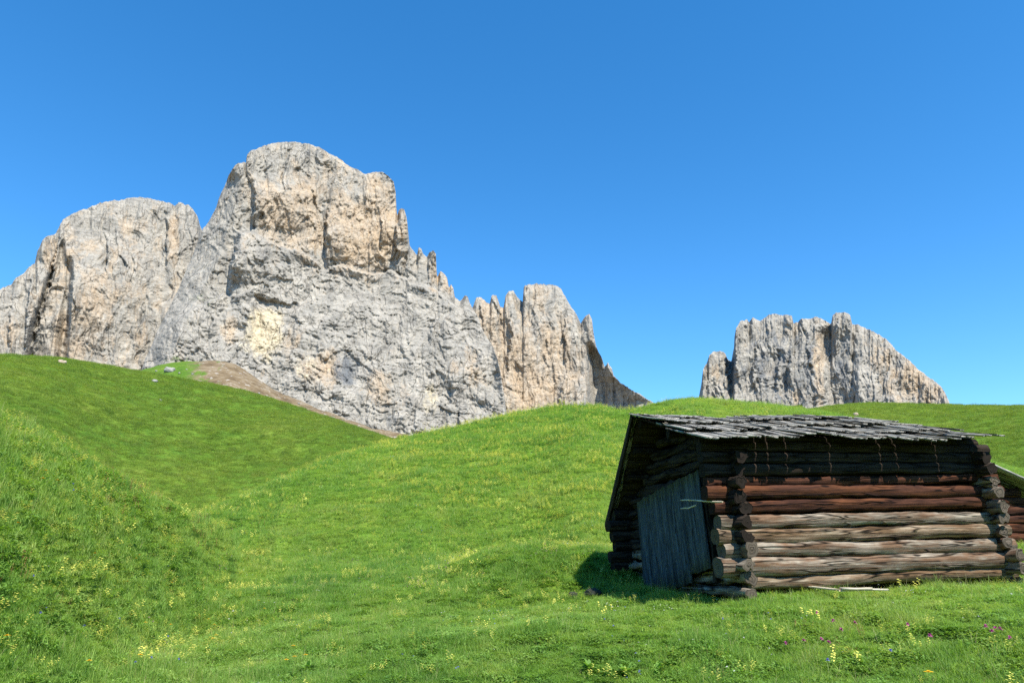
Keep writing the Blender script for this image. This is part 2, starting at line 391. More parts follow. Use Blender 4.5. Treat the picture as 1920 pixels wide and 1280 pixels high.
# left massif
mountain('mountain', [(-120, 600), (-40, 560), (0, 542), (8, 537), (20, 535), (30, 520), (45, 512), (55, 500), (66, 493), (70, 470), (80, 450), (90, 442), (105, 438), (111, 425), (118, 412), (130, 404), (150, 395), (170, 388), (190, 380), (205, 377), (225, 376), (240, 371), (265, 370), (290, 374), (320, 381), (328, 387), (335, 379), (350, 383), (362, 392), (371, 408), (376, 425), (388, 450), (420, 520), (450, 640), (470, 760)],
    800, 1760, [(0, .45), (800, .40)],
    [([(114, 425), (98, 520), (72, 600), (58, 670)], 46, 40, 2), ([(130, 450), (136, 520), (128, 600), (118, 665)], 34, 200, 5), ([(66, 495), (52, 560), (44, 670)], 26, 30, 2), ([(203, 445), (199, 505)], 18, 40, 1.5), ([(218, 425), (216, 440)], 6, 20, 2), ([(247, 465), (254, 510)], 8, 20, 2), ([(313, 390), (312, 510)], 18, 40, 1.5), ([(22, 560), (14, 670)], 20, 30, 3), ([(228, 480), (236, 500)], 10, 20, 2), ([(384, 440), (352, 510), (332, 555), (314, 590), (300, 622), (288, 652), (278, 690)], 85, 70, 3)],  # last step, hidden behind the main peak, added to shade the cleft
    [([(112, 440), (100, 480), (80, 540), (55, 610), (42, 690)], [(122, 440), (124, 480), (122, 540), (104, 610), (92, 690)], 50, 3), ([(116, 480), (110, 560), (100, 690)], [(140, 480), (136, 560), (128, 690)], 40, 3)], [([(215, 478), (245, 500)], 5, 12)],
    [(200, 520, 190, 170, .5), (95, 480, 18, 45), (180, 600, 50, 80, .9), (240, 425, 60, 26, .7), (325, 450, 16, 60, 1.1), (205, 540, 26, 70, .7), (150, 650, 50, 40, .8), (110, 620, 25, 60, .8), (255, 500, 25, 30, .7), (20, 620, 25, 50, .6), (340, 560, 30, 50, .5)], [], [(290, 560, 15, 25, .3)], [],
    (46, 4.2), 11, 2.0, label='broad flat-topped grey and ochre rock massif at the left edge')

# main peak
mountain('mountain', [(240, 760), (266, 690), (275, 665), (283, 650), (295, 620), (310, 590), (325, 560), (340, 530), (350, 505), (360, 480), (372, 450), (380, 430), (395, 410), (405, 390), (410, 372), (420, 352), (428, 330), (437, 315), (445, 306), (461, 305), (463, 290), (470, 283), (485, 278), (497, 272), (520, 267), (550, 266), (580, 270), (600, 277), (622, 290), (640, 300), (655, 312), (670, 318), (685, 327), (700, 323), (715, 322), (728, 330), (738, 342), (742, 360), (743, 385), (745, 405), (748, 394), (752, 391), (758, 392), (763, 410), (766, 440), (768, 460), (775, 470), (782, 478), (785, 463), (790, 466), (793, 475), (800, 482), (805, 473), (812, 470), (818, 476), (818, 500), (820, 520), (826, 508), (832, 512), (838, 520), (842, 540), (846, 533), (850, 540), (853, 558), (862, 564), (866, 562), (872, 553), (877, 556), (880, 566), (886, 578), (895, 592), (908, 625), (925, 650), (935, 680), (942, 720), (948, 760), (956, 840)],
    850, 1380, [(0, .5), (300, .35), (430, .25), (520, .45), (570, .85), (680, .6), (850, .35)],
    [([(478, 335), (475, 420)], 44, 70, 2), ([(613, 396), (611, 490)], 46, 110, 2), ([(717, 402), (715, 458)], 26, 30, 1.5), ([(746, 385), (741, 505)], 34, 18, 1.5), ([(664, 360), (657, 382)], 9, 20, 2),
     ([(452, 425), (438, 480), (430, 515), (436, 556)], 62, 90, 3), ([(422, 325), (412, 372), (385, 440)], 18, 40, 4), ([(345, 560), (325, 600), (290, 655)], 16, 50, 5), ([(560, 560), (548, 640), (540, 680)], 12, 60, 3),
     ([(583, 350), (595, 395)], 8, 20, 1.5), ([(545, 395), (543, 418)], 7, 20, 1.5), ([(806, 470), (803, 520)], 10, 12, 1.5), ([(825, 505), (822, 555)], 8, 10, 1.5), ([(812, 600), (806, 625)], 10, 16, 2), ([(862, 765), (860, 806)], 18, 30, 1.5), ([(905, 660), (885, 700)], 12, 30, 3), ([(850, 690), (845, 745)], 12, 40, 3),
     ([(770, 470), (765, 520)], 8, 12, 2), ([(500, 300), (498, 330)], 8, 20, 2), ([(640, 340), (636, 400)], 7, 20, 2), ([(530, 640), (525, 700)], 6, 20, 3), ([(445, 310), (440, 350)], 10, 20, 2), ([(400, 590), (392, 620)], 12, 30, 3), ([(780, 740), (776, 808)], 7, 20, 2)],
    [([(240, 760), (262, 690), (300, 600), (345, 505), (372, 440), (398, 390), (425, 320)], [(296, 760), (314, 690), (340, 615), (386, 530), (416, 470), (436, 400), (455, 320)], 90, 1)], [([(292, 640), (330, 598), (370, 572), (430, 552), (478, 540)], -26, 150), ([(440, 425), (520, 455), (600, 498), (740, 510), (860, 575)], -26, 130), ([(475, 556), (520, 562), (560, 575)], 15, 36), ([(600, 668), (650, 660), (700, 690)], 7, 22), ([(700, 500), (760, 512)], 5, 12), ([(560, 735), (640, 745)], 8, 16), ([(840, 600), (870, 612)], 6, 14), ([(820, 765), (880, 780)], 8, 18)],
    [(530, 370, 80, 55, .9), (600, 390, 170, 110, .75), (680, 430, 90, 90, 1.3), (705, 360, 42, 40, 1.0), (755, 440, 14, 60, 1.0), (815, 510, 14, 40, 1.0), (840, 535, 16, 25, .9), (432, 615, 20, 40, 1.0), (600, 690, 50, 40, .7), (720, 730, 40, 40, .7), (545, 650, 20, 50, .6), (870, 690, 40, 40, .55), (590, 790, 60, 20, .3), (560, 300, 40, 20, .5), (470, 330, 20, 30, .6)],
    [(498, 620, 46, 62, 1.15), (575, 690, 40, 30, .7), (805, 760, 26, 60, .75), (730, 740, 30, 30, .5)],
    [(650, 695, 30, 40, .95), (590, 640, 30, 50, .5), (560, 500, 50, 30, .4), (600, 290, 40, 16, .6), (740, 790, 40, 20, .5), (480, 430, 40, 30, .4)],
    [(380, 560, 40, 22, .5), (360, 630, 50, 40, .4), (340, 680, 50, 20, .6)],
    (58, 7.0), 23, 1.6, label='tall pale dolomite peak with a domed summit and ochre upper walls', rib=1.2, ribd=18., slab=lambda x, y: sstep(-30, 30, y - (430 + (x - 430) * .22)) * .95)

# towers to the right of the peak
mountain('mountain', [(840, 700), (870, 600), (886, 575), (893, 558), (900, 556), (906, 562), (912, 566), (918, 570), (922, 553), (930, 553), (934, 562), (938, 575), (944, 575), (948, 555), (954, 546), (962, 545), (968, 553), (975, 562), (980, 566), (982, 540), (985, 535), (1000, 532), (1020, 533), (1038, 534), (1052, 540), (1056, 550), (1065, 565), (1075, 580), (1084, 595), (1089, 606), (1098, 592), (1105, 588), (1110, 600), (1113, 625), (1118, 650), (1128, 670), (1134, 687), (1140, 680), (1147, 690), (1151, 705), (1165, 718), (1180, 728), (1205, 742), (1222, 752), (1260, 790), (1290, 830)],
    850, 1560, [(0, .4), (850, .4)],
    [([(958, 575), (957, 620), (952, 700)], 22, 60, 2.5), ([(1060, 582), (1058, 620), (1060, 690)], 18, 26, 2), ([(1002, 555), (1000, 600)], 9, 25, 1.5), ([(899, 560), (906, 610)], 12, 30, 2), ([(923, 555), (940, 600)], 10, 20, 2), ([(985, 535), (983, 560)], 10, 30, 2), ([(1030, 590), (1022, 660), (1030, 710)], 8, 25, 2.5), ([(1060, 700), (1048, 750)], 12, 25, 3), ([(1115, 590), (1112, 665)], 14, 20, 2), ([(940, 690), (945, 780)], 12, 30, 4)],
    [([(1093, 600), (1097, 680), (1100, 770)], [(1112, 640), (1150, 706), (1222, 755)], 75, 2)],
    [],
    [(980, 660, 130, 130, .95), (915, 600, 30, 50, 1.0), (990, 720, 70, 90, 1.2), (1030, 650, 45, 60, 1.0), (1075, 690, 20, 60, .8), (1025, 600, 25, 30, .8), (1105, 630, 12, 40, .6), (950, 760, 40, 40, 1.0)], [(960, 770, 30, 40, .6)], [(1150, 730, 60, 50, .55), (970, 575, 20, 30, .3)], [],
    (26, 3.8), 37, 2.0, label='row of pinkish limestone towers between the peak and the green hill', rib=.7, ribd=60., dpx=1.0)

# distant massif on the right
mountain('mountain', [(1296, 790), (1310, 745), (1315, 720), (1318, 695), (1325, 680), (1330, 665), (1340, 658), (1350, 657), (1360, 662), (1365, 675), (1371, 678), (1374, 660), (1377, 648), (1377, 632), (1380, 615), (1388, 603), (1400, 598), (1405, 603), (1412, 596), (1425, 602), (1438, 592), (1450, 588), (1465, 590), (1485, 592), (1488, 604), (1495, 604), (1505, 597), (1520, 597), (1530, 594), (1545, 600), (1558, 606), (1561, 592), (1568, 586), (1585, 585), (1594, 590), (1598, 608), (1612, 609), (1630, 618), (1650, 628), (1660, 634), (1680, 655), (1695, 668), (1705, 676), (1720, 690), (1735, 703), (1750, 712), (1765, 725), (1775, 740), (1781, 757), (1800, 800)],
    830, 2300, [(0, .45), (830, .45)],
    [([(1380, 605), (1378, 680), (1392, 740)], 16, 16, 3), ([(1425, 620), (1410, 700), (1420, 750)], 16, 18, 3), ([(1462, 640), (1455, 740)], 16, 20, 3), ([(1497, 640), (1475, 690), (1478, 750)], 18, 25, 3), ([(1362, 665), (1360, 740)], 12, 12, 2), ([(1512, 600), (1516, 660), (1530, 755)], 12, 25, 3), ([(1570, 590), (1566, 650)], 14, 20, 2), ([(1600, 690), (1596, 755)], 14, 40, 3), ([(1440, 600), (1436, 640)], 10, 15, 2), ([(1340, 700), (1345, 745)], 10, 15, 2), ([(1702, 690), (1710, 720)], 6, 25, 3)],
    [([(1527, 598), (1534, 660), (1552, 770)], [(1600, 612), (1606, 680), (1622, 770)], 36, 2)], [],
    [(1535, 690, 14, 80, 1.2), (1700, 720, 60, 50, .95), (1650, 660, 40, 50, .6), (1340, 695, 20, 20, .8), (1480, 620, 25, 30, .4), (1740, 740, 40, 25, .9), (1500, 740, 40, 20, .5)], [], [(1450, 680, 150, 110, .62), (1580, 690, 35, 90, .6), (1680, 690, 90, 70, .3)], [],
    (26, 4.6), 53, 1.8, label='distant fluted grey rock massif rising behind the hut on the right', rib=2.4, dpx=.9)

# ================================================================== TIMBER
def mat_wood(name, light, mid, dark, warm=None, cracks=1.0, rough=.9, bump=.6, sheen=.15):
    """weathered timber: grain runs along gr.x, gr.y goes across"""
    t = NT(name); gr = t.attr('gr', 'Vector')
    g1 = t.noise(t.mapv(gr, (1.6, 20, 1)), 1.0, 7, .78, dist=.2); g2 = t.noise(t.mapv(gr, (5, 150, 1)), 1.0, 3, .6, dist=.1)
    pat = t.noise(t.mapv(gr, (1.3, 5, 1)), 1.0, 4, .6)
    c = t.ramp(g1, [(.28, dark), (.46, mid), (.64, light), (.8, tuple(min(1, q * 1.2) for q in light))])
    if warm: c = t.mix(t.ramp(pat, [(.46, 0.0), (.60, .85)]), c, t.ramp(g1, [(.3, tuple(q * .45 for q in warm)), (.65, warm)]))
    c = t.mix(1.0, c, t.ramp(g2, [(.3, .45), (.5, 1.0), (.7, 1.35)]), 'MULTIPLY')
    ck = t.noise(t.mapv(gr, (.7, 9, 3)), 1.0, 3, .5, dist=.25)
    crack = t.ramp(ck, [(.47, 0.0), (.5, 1.0), (.53, 0.0)])
    ck2 = t.noise(t.mapv(gr, (.45, 5.5, 5), (0, 0, .02)), 1.0, 2, .4, dist=.15)
    crack = t.math('MAXIMUM', crack, t.ramp(ck2, [(.482, 0.0), (.5, 1.0), (.518, 0.0)]))
    crack = t.math('MULTIPLY', crack, t.ramp(t.noise(t.mapv(gr, (1.1, 3, 2)), 1.0, 2), [(.34, 0.0), (.44, cracks)]))
    c = t.mix(crack, c, tuple(q * .15 for q in dark))
    vo = t.n('ShaderNodeTexVoronoi'); vo.inputs['Scale'].default_value = 1.0
    t.l(t.mapv(gr, (1.9, 5.5, 1)), vo.inputs['Vector'])
    kn = t.ramp(vo.outputs['Distance'], [(.0, 1.0), (.10, .9), (.15, 0.0)])
    c = t.mix(kn, c, tuple(q * .6 for q in dark))
    # end grain
    cy = t.n('ShaderNodeSeparateXYZ'); t.l(gr, cy.inputs[0])
    ring = t.math('SINE', t.math('MULTIPLY', t.math('ADD', cy.outputs[1], t.math('MULTIPLY', t.noise(gr, 9, 2), .02)), 260.0))
    rc = t.mix(t.math('MULTIPLY', t.math('ADD', t.math('MULTIPLY', ring, .35), t.math('MULTIPLY', g1, 2.0)), .5), tuple(q * .95 for q in mid), tuple(q * .7 for q in dark))
    c = t.mix(t.attr('cap'), c, rc)
    h = t.math('ADD', t.math('ADD', t.math('MULTIPLY', g1, .8), t.math('MULTIPLY', g2, .35)), t.math('MULTIPLY', crack, -2.5))
    return t.done(t.principled(c, rough, t.bump(h, bump, .02), sheen))
W_GREY = mat_wood('timber_silver', (.40, .35, .275), (.19, .155, .115), (.035, .026, .019), warm=(.19, .10, .052))
W_ORNG = mat_wood('timber_honey', (.38, .31, .22), (.19, .13, .08), (.035, .024, .015), warm=(.20, .115, .058))
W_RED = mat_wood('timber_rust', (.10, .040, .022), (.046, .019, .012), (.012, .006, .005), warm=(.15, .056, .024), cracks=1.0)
W_DARK = mat_wood('timber_shade_dark', (.055, .040, .028), (.030, .021, .015), (.010, .008, .006))  # near-black shade of eave, gable and roof underside put into the wood colour
W_DOOR = mat_wood('timber_door_shaded', (.12, .142, .150), (.055, .070, .078), (.016, .021, .025), cracks=.6)  # shade and blue skylight sheen put into the door's colour
W_ROOF = mat_wood('shake_weathered', (.44, .42, .375), (.30, .285, .25), (.12, .11, .095), bump=1.0)
W_PALE = mat_wood('fresh_split_wood', (.80, .72, .55), (.66, .56, .40), (.40, .31, .19), cracks=.2)

class MB:
    def __init__(s): s.V = []; s.F4 = []; s.F3 = []; s.G = []; s.C = []; s.n = 0
    def add(s, V, F4=None, F3=None, G=None, cap=None):
        V = np.asarray(V, float); s.V.append(V)
        if F4 is not None and len(F4): s.F4.append(np.asarray(F4) + s.n)
        if F3 is not None and len(F3): s.F3.append(np.asarray(F3) + s.n)
        s.G.append(np.zeros_like(V) if G is None else np.asarray(G, float)); s.C.append(np.zeros(len(V)) if cap is None else np.asarray(cap, float)); s.n += len(V)
    def build(s, name, mat, parent=None, smooth=True, origin=None):
        V = np.concatenate(s.V); Fs = []
        if origin is not None: V = V - np.asarray(origin)
        if s.F4: Fs.append(np.concatenate(s.F4))
        if s.F3: Fs.append(np.concatenate(s.F3))
        return mesh_np(name, V, Fs, mat, parent, smooth, {'gr': np.concatenate(s.G), 'cap': np.concatenate(s.C)})
def basis(d, up=(0, 0, 1)):
    d = np.asarray(d, float); d = d / np.linalg.norm(d); up = np.asarray(up, float)
    s = np.cross(d, up); s /= np.linalg.norm(s); u = np.cross(s, d); return d, s, u
_seed = [100]
def log_into(mb, a, b, ra, rb, up=(0, 0, 1), squash=1.0, rough=.012, bend=.012, sq=.25, na=18, seg=None, taper_end=0.0):
    _seed[0] += 1; sd = _seed[0]; rnd = random.Random(sd)
    a = np.asarray(a, float); b = np.asarray(b, float); L = np.linalg.norm(b - a)
    d, s, u = basis(b - a, up); seg = seg or max(4, int(L / .09))
    ts = np.linspace(0, 1, seg + 1); th = np.linspace(0, 2 * math.pi, na, endpoint=False)
    T, H = np.meshgrid(ts, th, indexing='ij')
    cb = bend * np.sin(T * math.pi * rnd.uniform(.8, 1.6) + rnd.uniform(0, 3)); cu = bend * .8 * np.sin(T * math.pi * rnd.uniform(1, 2.4) + rnd.uniform(0, 6))
    rad = (ra + (rb - ra) * T)
    c_, s_ = np.cos(H), np.sin(H)
    shape = 1 / (np.abs(c_) ** (2 + 2 * sq) + np.abs(s_) ** (2 + 2 * sq)) ** (1 / (2 + 2 * sq))
    rad = rad * shape
    n = fbm(T * L * 2.2 + sd, H / 2 / math.pi * 4 + sd * .3, 3, sd) * rough * 1.6
    n *= np.ones_like(T)
    groove = ridged(T * L * .7 + sd, H * 1.9, 2, sd + 3) * rough * .5
    # seam: make noise periodic by blending
    w = sstep(1.6 * math.pi, 2 * math.pi, H); n = n * (1 - w) + w * fbm(T * L * 2.2 + sd, (H - 2 * math.pi) / 2 / math.pi * 4 + sd * .3, 3, sd) * rough * 1.6
    rad = rad + n + groove * (1 - w)
    base = a + (b - a) * T[..., None]
    V = base + s * (cb + rad * c_)[..., None] + u * (cu + rad * s_ * squash)[..., None]
    V = V.reshape(-1, 3)
    G = np.stack([T * L + sd * 3.7, H * (ra + rb) / 2 + sd * 1.3, T * 0 + sd * .77], -1).reshape(-1, 3)
    F = []
    i = np.arange(seg)[:, None] * na; j = np.arange(na)[None]
    F = np.stack([(i + j).ravel(), (i + (j + 1) % na).ravel(), (i + na + (j + 1) % na).ravel(), (i + na + j).ravel()], 1)
    mb.add(V, F, None, G)
    for e, ring in ((0, V[:na]), (1, V[-na:])):
        c = ring.mean(0); dirv = -d if e == 0 else d
        inner = c + (ring - c) * .55 + dirv * rnd.uniform(-.004, .012)
        VV = np.concatenate([ring + dirv * .001, inner, [c + dirv * rnd.uniform(-.01, .012)]])
        rr_ = np.concatenate([np.full(na, 1.0), np.full(na, .55), [0]]) * (ra if e == 0 else rb)
        ang = np.concatenate([th, th, [0]])
        GG = np.stack([np.cos(ang) * rr_ * .02 + sd, rr_, np.sin(ang) * .02 + sd], 1)
        k = np.arange(na); k2 = (k + 1) % na
        q = np.stack([k, k2, na + k2, na + k], 1); t3 = np.stack([na + k, na + k2, np.full(na, 2 * na)], 1)
        if e == 0: q = q[:, ::-1]; t3 = t3[:, ::-1]
        mb.add(VV, q, t3, GG, np.ones(len(VV)))
def plank_into(mb, a, b, width, thick, side, up, curl=0.0, twist=0.0, seg=5, rag=.01, taper=0.0, sd=None):
    """board from a to b, its width along side, its thickness along up"""
    _seed[0] += 1; sd = sd or _seed[0]; rnd = random.Random(sd)
    a = np.asarray(a, float); b = np.asarray(b, float); side = np.asarray(side, float); up = np.asarray(up, float)
    L = np.linalg.norm(b - a); nw = 3
    ts = np.linspace(0, 1, seg + 1); V = []; G = []
    ph = rnd.uniform(0, 6)
    endj = [[rnd.uniform(-rag, rag) for _ in range(nw + 1)] for _ in range(2)]
    d = (b - a) / L
    for t in ts:
        w = width * (1 - taper * t) * (1 + .05 * math.sin(ph + t * 7))
        tw = twist * (t - .5); sv = side * math.cos(tw) + up * math.sin(tw); uv = up * math.cos(tw) - side * math.sin(tw)
        lift = curl * (1 - t) ** 2.5 + .004 * math.sin(ph * 2 + t * 5)
        for k in range(nw + 1):
            q = k / nw - .5; off = endj[0][k] * (t == 0) + endj[1][k] * (t == 1)
            cup = .05 * width * (q * q * 4)
            base = a + (b - a) * t + sv * (q * w) + uv * (lift + cup) + d * off
            V.append(base + uv * thick / 2); G.append((t * L + sd * 3.1, q * width + sd * .7, sd * .33))
            V.append(base - uv * thick / 2); G.append((t * L + sd * 3.1, q * width + sd * .7 + .02, sd * .33))
    m = (nw + 1) * 2; F = []
    for i in range(seg):
        o = i * m
        for k in range(nw):
            F.append((o + 2 * k, o + 2 * k + 2, o + m + 2 * k + 2, o + m + 2 * k)); F.append((o + 2 * k + 1, o + m + 2 * k + 1, o + m + 2 * k + 3, o + 2 * k + 3))
        F.append((o, o + m, o + m + 1, o + 1)); e = 2 * nw; F.append((o + e, o + e + 1, o + m + e + 1, o + m + e))
    for o in (0, seg * m):
        for k in range(nw): F.append((o + 2 * k, o + 2 * k + 1, o + 2 * k + 3, o + 2 * k + 2))
    mb.add(V, F, None, G)

# ------------------------------------------------------------------ frame of the hut
class Frame:
    def __init__(s, px, py, r, ang, tilt):
        s.C = P(px, py, r); s.U = np.array([math.cos(ang), math.sin(ang), tilt]); s.V = np.array([-math.sin(ang), math.cos(ang), 0.]); s.W = np.array([0., 0., 1.])
    def __call__(s, u, v, w): return s.C + s.U * u + s.V * v + s.W * w
    def hit(s, px, py, **k):
        az, sl_ = ray(px, py); d = np.array([math.sin(az), math.cos(az), sl_])
        n, val = list(k.items())[0]; ax = {'u': s.U, 'v': s.V, 'w': s.W}; fixed = ax.pop(n); names = list(ax)
        M = np.stack([d, -ax[names[0]], -ax[names[1]]], 1); b = s.C + fixed * val - CAM
        t = np.linalg.solve(M, b); return {names[0]: t[1], names[1]: t[2], n: val}
H = Frame(1390, 1100, 10.0, R(13), .028)
hut = empty('log_hut', H.C)
tag(hut, 'weathered log hay hut with shake roof and slate grey door in the meadow', 'hut')
hb = lambda mb, n, m, parent=None, smooth=True: mb.build(n, m, parent or hut, smooth, H.C)
def hitc(px, py, **k):
    q = H.hit(px, py, **k); return q['u'], q['v'], q['w']
# long wall
cl = [838, 857, 880, 903, 923, 950, 978, 1005, 1032, 1063, 1092]
cr = [842, 860, 877, 897, 920, 943, 970, 995, 1022, 1050, 1075]
hh = [9, 10, 11, 8, 12, 11, 12.5, 13.5, 13.5, 17, 11]
xr = [1850, 1849, 1856, 1866, 1873, 1868, 1883, 1887, 1897, 1901, 1902]
xl = [1310, 1312, 1316, 1322, 1320, 1334, 1344, 1340, 1352, 1346, 1396]
wm = [W_DARK, W_DARK, W_DARK, W_RED, W_RED, W_RED, W_GREY, W_ORNG, W_GREY, W_GREY, W_ORNG]  # top rows carry the eave's shade as a darker wood colour
uR = hitc(1845, 960, v=0)[0]
rows = []
for i in range(11):
    ul, _, wl = hitc(1400, cl[i], v=0); ur, _, wr = hitc(1830, cr[i], v=0)
    k = (wr - wl) / (ur - ul)
    u0 = hitc(xl[i], cl[i], v=0)[0]; u1 = hitc(xr[i], cr[i], v=0)[0]
    r = hh[i] * .0073 + .001
    w0 = wl + k * (u0 - ul); w1 = wl + k * (u1 - ul); rows.append((wl, wr, r, ul, k))
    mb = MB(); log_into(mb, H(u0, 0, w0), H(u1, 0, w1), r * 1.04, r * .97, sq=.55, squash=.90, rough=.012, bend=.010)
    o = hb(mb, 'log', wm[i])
    if wm[i] is W_RED: o['label'] = 'rust red log'
    elif wm[i] is not W_DARK: o['label'] = 'silvery weathered log'
WB = rows[0][0] + .02
print('HUT eave w', WB, 'uR', uR)
for a_, b_, nm in ((H(-.0, .11, -.1), H(uR, .11, -.1), 'u'), ):
    for wz in np.arange(-.05, WB + .12, .2):
        mb = MB(); plank_into(mb, H(.08, .10, wz), H(uR - .08, .10, wz), .215, .02, H.W, H.V, seg=4); hb(mb, 'gap_block_board', W_DARK, smooth=False)  # unseen boards added to stop daylight through the log gaps
# roof lines
eL = np.array(hitc(1320, 824, v=-.35)); eR = np.array(hitc(1884, 827, v=-.35))
rL = np.array(hitc(1185, 779, v=1.75)); rR = np.array(hitc(1615, 783, v=1.75))
fL = np.array(hitc(1141, 985, v=3.9)); fR = np.array([rR[0] - .05, 3.9, fL[2]])
print('roof', eL, eR, rL, rR, fL)
# gable walls
def roof_w(v, side):
    if v < 1.75: return np.interp(v, [-.35, 1.75], [eL[2], rL[2]]) - .10
    return np.interp(v, [1.75, 3.9], [rL[2], fL[2]]) - .10
VB = 3.45
for gi, (u, tag_) in enumerate(((-.02, 'l'), (uR, 'r'))):
    j = 0
    for i in range(-1, 18):
        w = .02 + .0 + (i + .5) * .168; r = .066
        lo = -.27 if w < WB - .12 else None; hi = VB + .28
        vs = np.linspace(-.3, VB + .3, 80); ok = np.array([roof_w(v, 0) > w + .07 for v in vs])
        if not ok.any(): break
        vlo = vs[ok][0]; vhi = vs[ok][-1]
        if lo is not None: vlo = max(vlo, lo + .02 + random.Random(i * 7 + gi).uniform(-.10, .08))
        if vhi - vlo < .3: break
        uu = u + random.Random(i * 3 + gi).uniform(-.045, .045)
        if gi == 1:   # the stack leans out to the foot
            uu = hitc(1838 + (1 - min(w, 1.8) / 1.8) * 30, 960, v=0)[0] - .02
        mb = MB(); log_into(mb, H(uu, vlo, w), H(uu, vhi, w), r * random.Random(i + gi * 40).uniform(.85, 1.12), r, rough=.028, bend=.014, sq=random.Random(i).uniform(0, .8))
        hb(mb, 'gable_log', (W_GREY if (w < 1.3) else W_DARK) if gi else (W_DARK if w > .5 else W_GREY))  # dark upper logs have the roof's shade in their colour
# back wall
for i in range(0, 7):
    w = .09 + i * .17
    if w > roof_w(VB, 0) - .03: break
    mb = MB(); log_into(mb, H(-.36 - .05 * (i % 3), VB, w), H(uR + .3, VB, w), .09, .088, sq=.1)
    hb(mb, 'log', W_DARK)
# purlins carrying the roof
mbs = [(.04, -.075, .065), (1.75, -.12, .07), (.85, -.12, .06), (2.25, -.11, .05), (2.75, -.11, .05), (3.2, -.11, .05), (3.7, -.11, .045)]
for v, dw, r in mbs:
    w = roof_w(v, 0) + .10 + dw; ul = np.interp(v, [-.35, 1.75, 3.9], [eL[0], rL[0], fL[0]]) + .12
    mb = MB(); log_into(mb, H(ul, v, w), H(uR + .12 if v < .1 else rR[0] - .15, v, w), r, r, sq=.2, rough=.006)
    hb(mb, 'purlin', W_DARK)
# roof: courses of long split shakes
roofpart = None
def slope_roof(L0, R0_, L1, R1, ncourse, length, name, mat, seed, thick=.017, wmin=.09, wmax=.19, curl=.05, over=.06, gaps=()):
    """L0-R0 eave line, L1-R1 ridge line, all in hut coordinates"""
    rnd = random.Random(seed); mb = MB()
    L0, R0_, L1, R1 = map(np.asarray, (L0, R0_, L1, R1))
    for c in range(ncourse):
        s0 = c / ncourse - .02
        a0 = L0 + (L1 - L0) * max(s0, -.02); a1 = R0_ + (R1 - R0_) * s0
        tot = abs(a1[0] - a0[0]); x = rnd.uniform(-.05, 0.0)
        cuts = sorted(g_ - a0[0] for g_ in gaps) if c == 0 else []
        while x < tot:
            w = rnd.uniform(wmin, wmax)
            nx = [q for q in cuts if q > x + .01]
            if nx and x + w > nx[0] - .05: w = max(nx[0] - .008 - x, .02)
            t = (x + w / 2) / tot
            if t > .985: break
            lo = a0 + (a1 - a0) * t
            upv = (L1 + (R1 - L1) * t) - (L0 + (R0_ - L0) * t)
            # run straight up the slope (constant u direction follows the verge only loosely)
            vdir = upv.copy(); vdir[0] *= .97; Ls = np.linalg.norm(vdir); vdir /= Ls
            ln = length * rnd.uniform(.85, 1.15)
            s_left = (1 - s0) * Ls; ln = min(ln, s_left + over)
            A = H(*(lo - vdir * rnd.uniform(-.03, .06))); B = H(*(lo + vdir * ln))
            d, sd_, up = basis(B - A)
            if up[2] < 0: up = -up
            lift = .016 + thick * .8 + rnd.uniform(0, .012)
            yaw = rnd.gauss(0, .022) * (0 if cuts else 1); B = B + sd_ * yaw * ln
            wav = .022 * math.sin(t * 9 + seed + c) + .012 * math.sin(t * 23 + c)
            A = A + up * (lift + wav + rnd.uniform(0, .012)); B = B + up * (wav - .006)
            plank_into(mb, A, B, w * (1.0 if cuts else rnd.uniform(.92, 1.06)), thick * rnd.uniform(.7, 1.3), sd_, up, curl=rnd.choice([0, 0, .01, .02, curl]), twist=rnd.gauss(0, .05) * (.3 if cuts else 1), seg=5, rag=.03, taper=0 if cuts else rnd.uniform(0, .15))
            x += w * (1.0 if cuts else .97)
            if nx and abs(x - nx[0] + .008) < .002: x = nx[0] + .010
    return hb(mb, name, mat, smooth=False)
near_slope = slope_roof(eL, eR, rL, rR, 4, 1.0, 'roof_slope', W_ROOF, 5, thick=.020, wmin=.09, wmax=.2, curl=.02, gaps=[hitc(p_, 840, v=0)[0] + .06 for p_ in (1409, 1432, 1467, 1548, 1643, 1673, 1749)])
near_slope['label'] = 'sunlit slope of silvery split shakes'
far_slope = slope_roof(fL, fR, rL, rR, 5, .75, 'roof_slope', W_ROOF, 9, curl=.0, over=-.03)
# sheathing poles under the shakes, so that no daylight comes through
def sheathing(L0, R0_, L1, R1, drop, n=14):
    mb = MB(); L0, R0_, L1, R1 = map(np.asarray, (L0, R0_, L1, R1))
    for i in range(n):
        s = (i + .5) / n; a = L0 + (L1 - L0) * s; b = R0_ + (R1 - R0_) * s
        A = H(*a) - np.array([0, 0, drop]); B = H(*b) - np.array([0, 0, drop])
        d, sd_, up = basis(B - A); wv = H(*(L0 + (L1 - L0) * (s + .02))) - H(*(L0 + (L1 - L0) * s)); wv /= np.linalg.norm(wv)
        Ls = np.linalg.norm(H(*L1) - H(*L0)) / n
        plank_into(mb, A + (B - A) * .012, B - (B - A) * .012, Ls * .97, .02, wv, np.cross(wv, d), seg=8)
    return hb(mb, 'sheathing', W_DARK, smooth=False)
ins = np.array([.04, .06, 0])
e17L = eL + (rL - eL) * .17; e17R = eR + (rR - eR) * .17
sheathing(e17L + [.05, 0, 0], e17R + [-.02, 0, 0], rL + [.04, 0, 0], rR + [-.05, 0, 0], .035)
sheathing(fL + [.05, -.04, 0], fR + [-.1, -.04, 0], rL + [.04, 0, 0], rR + [-.05, 0, 0], .035)
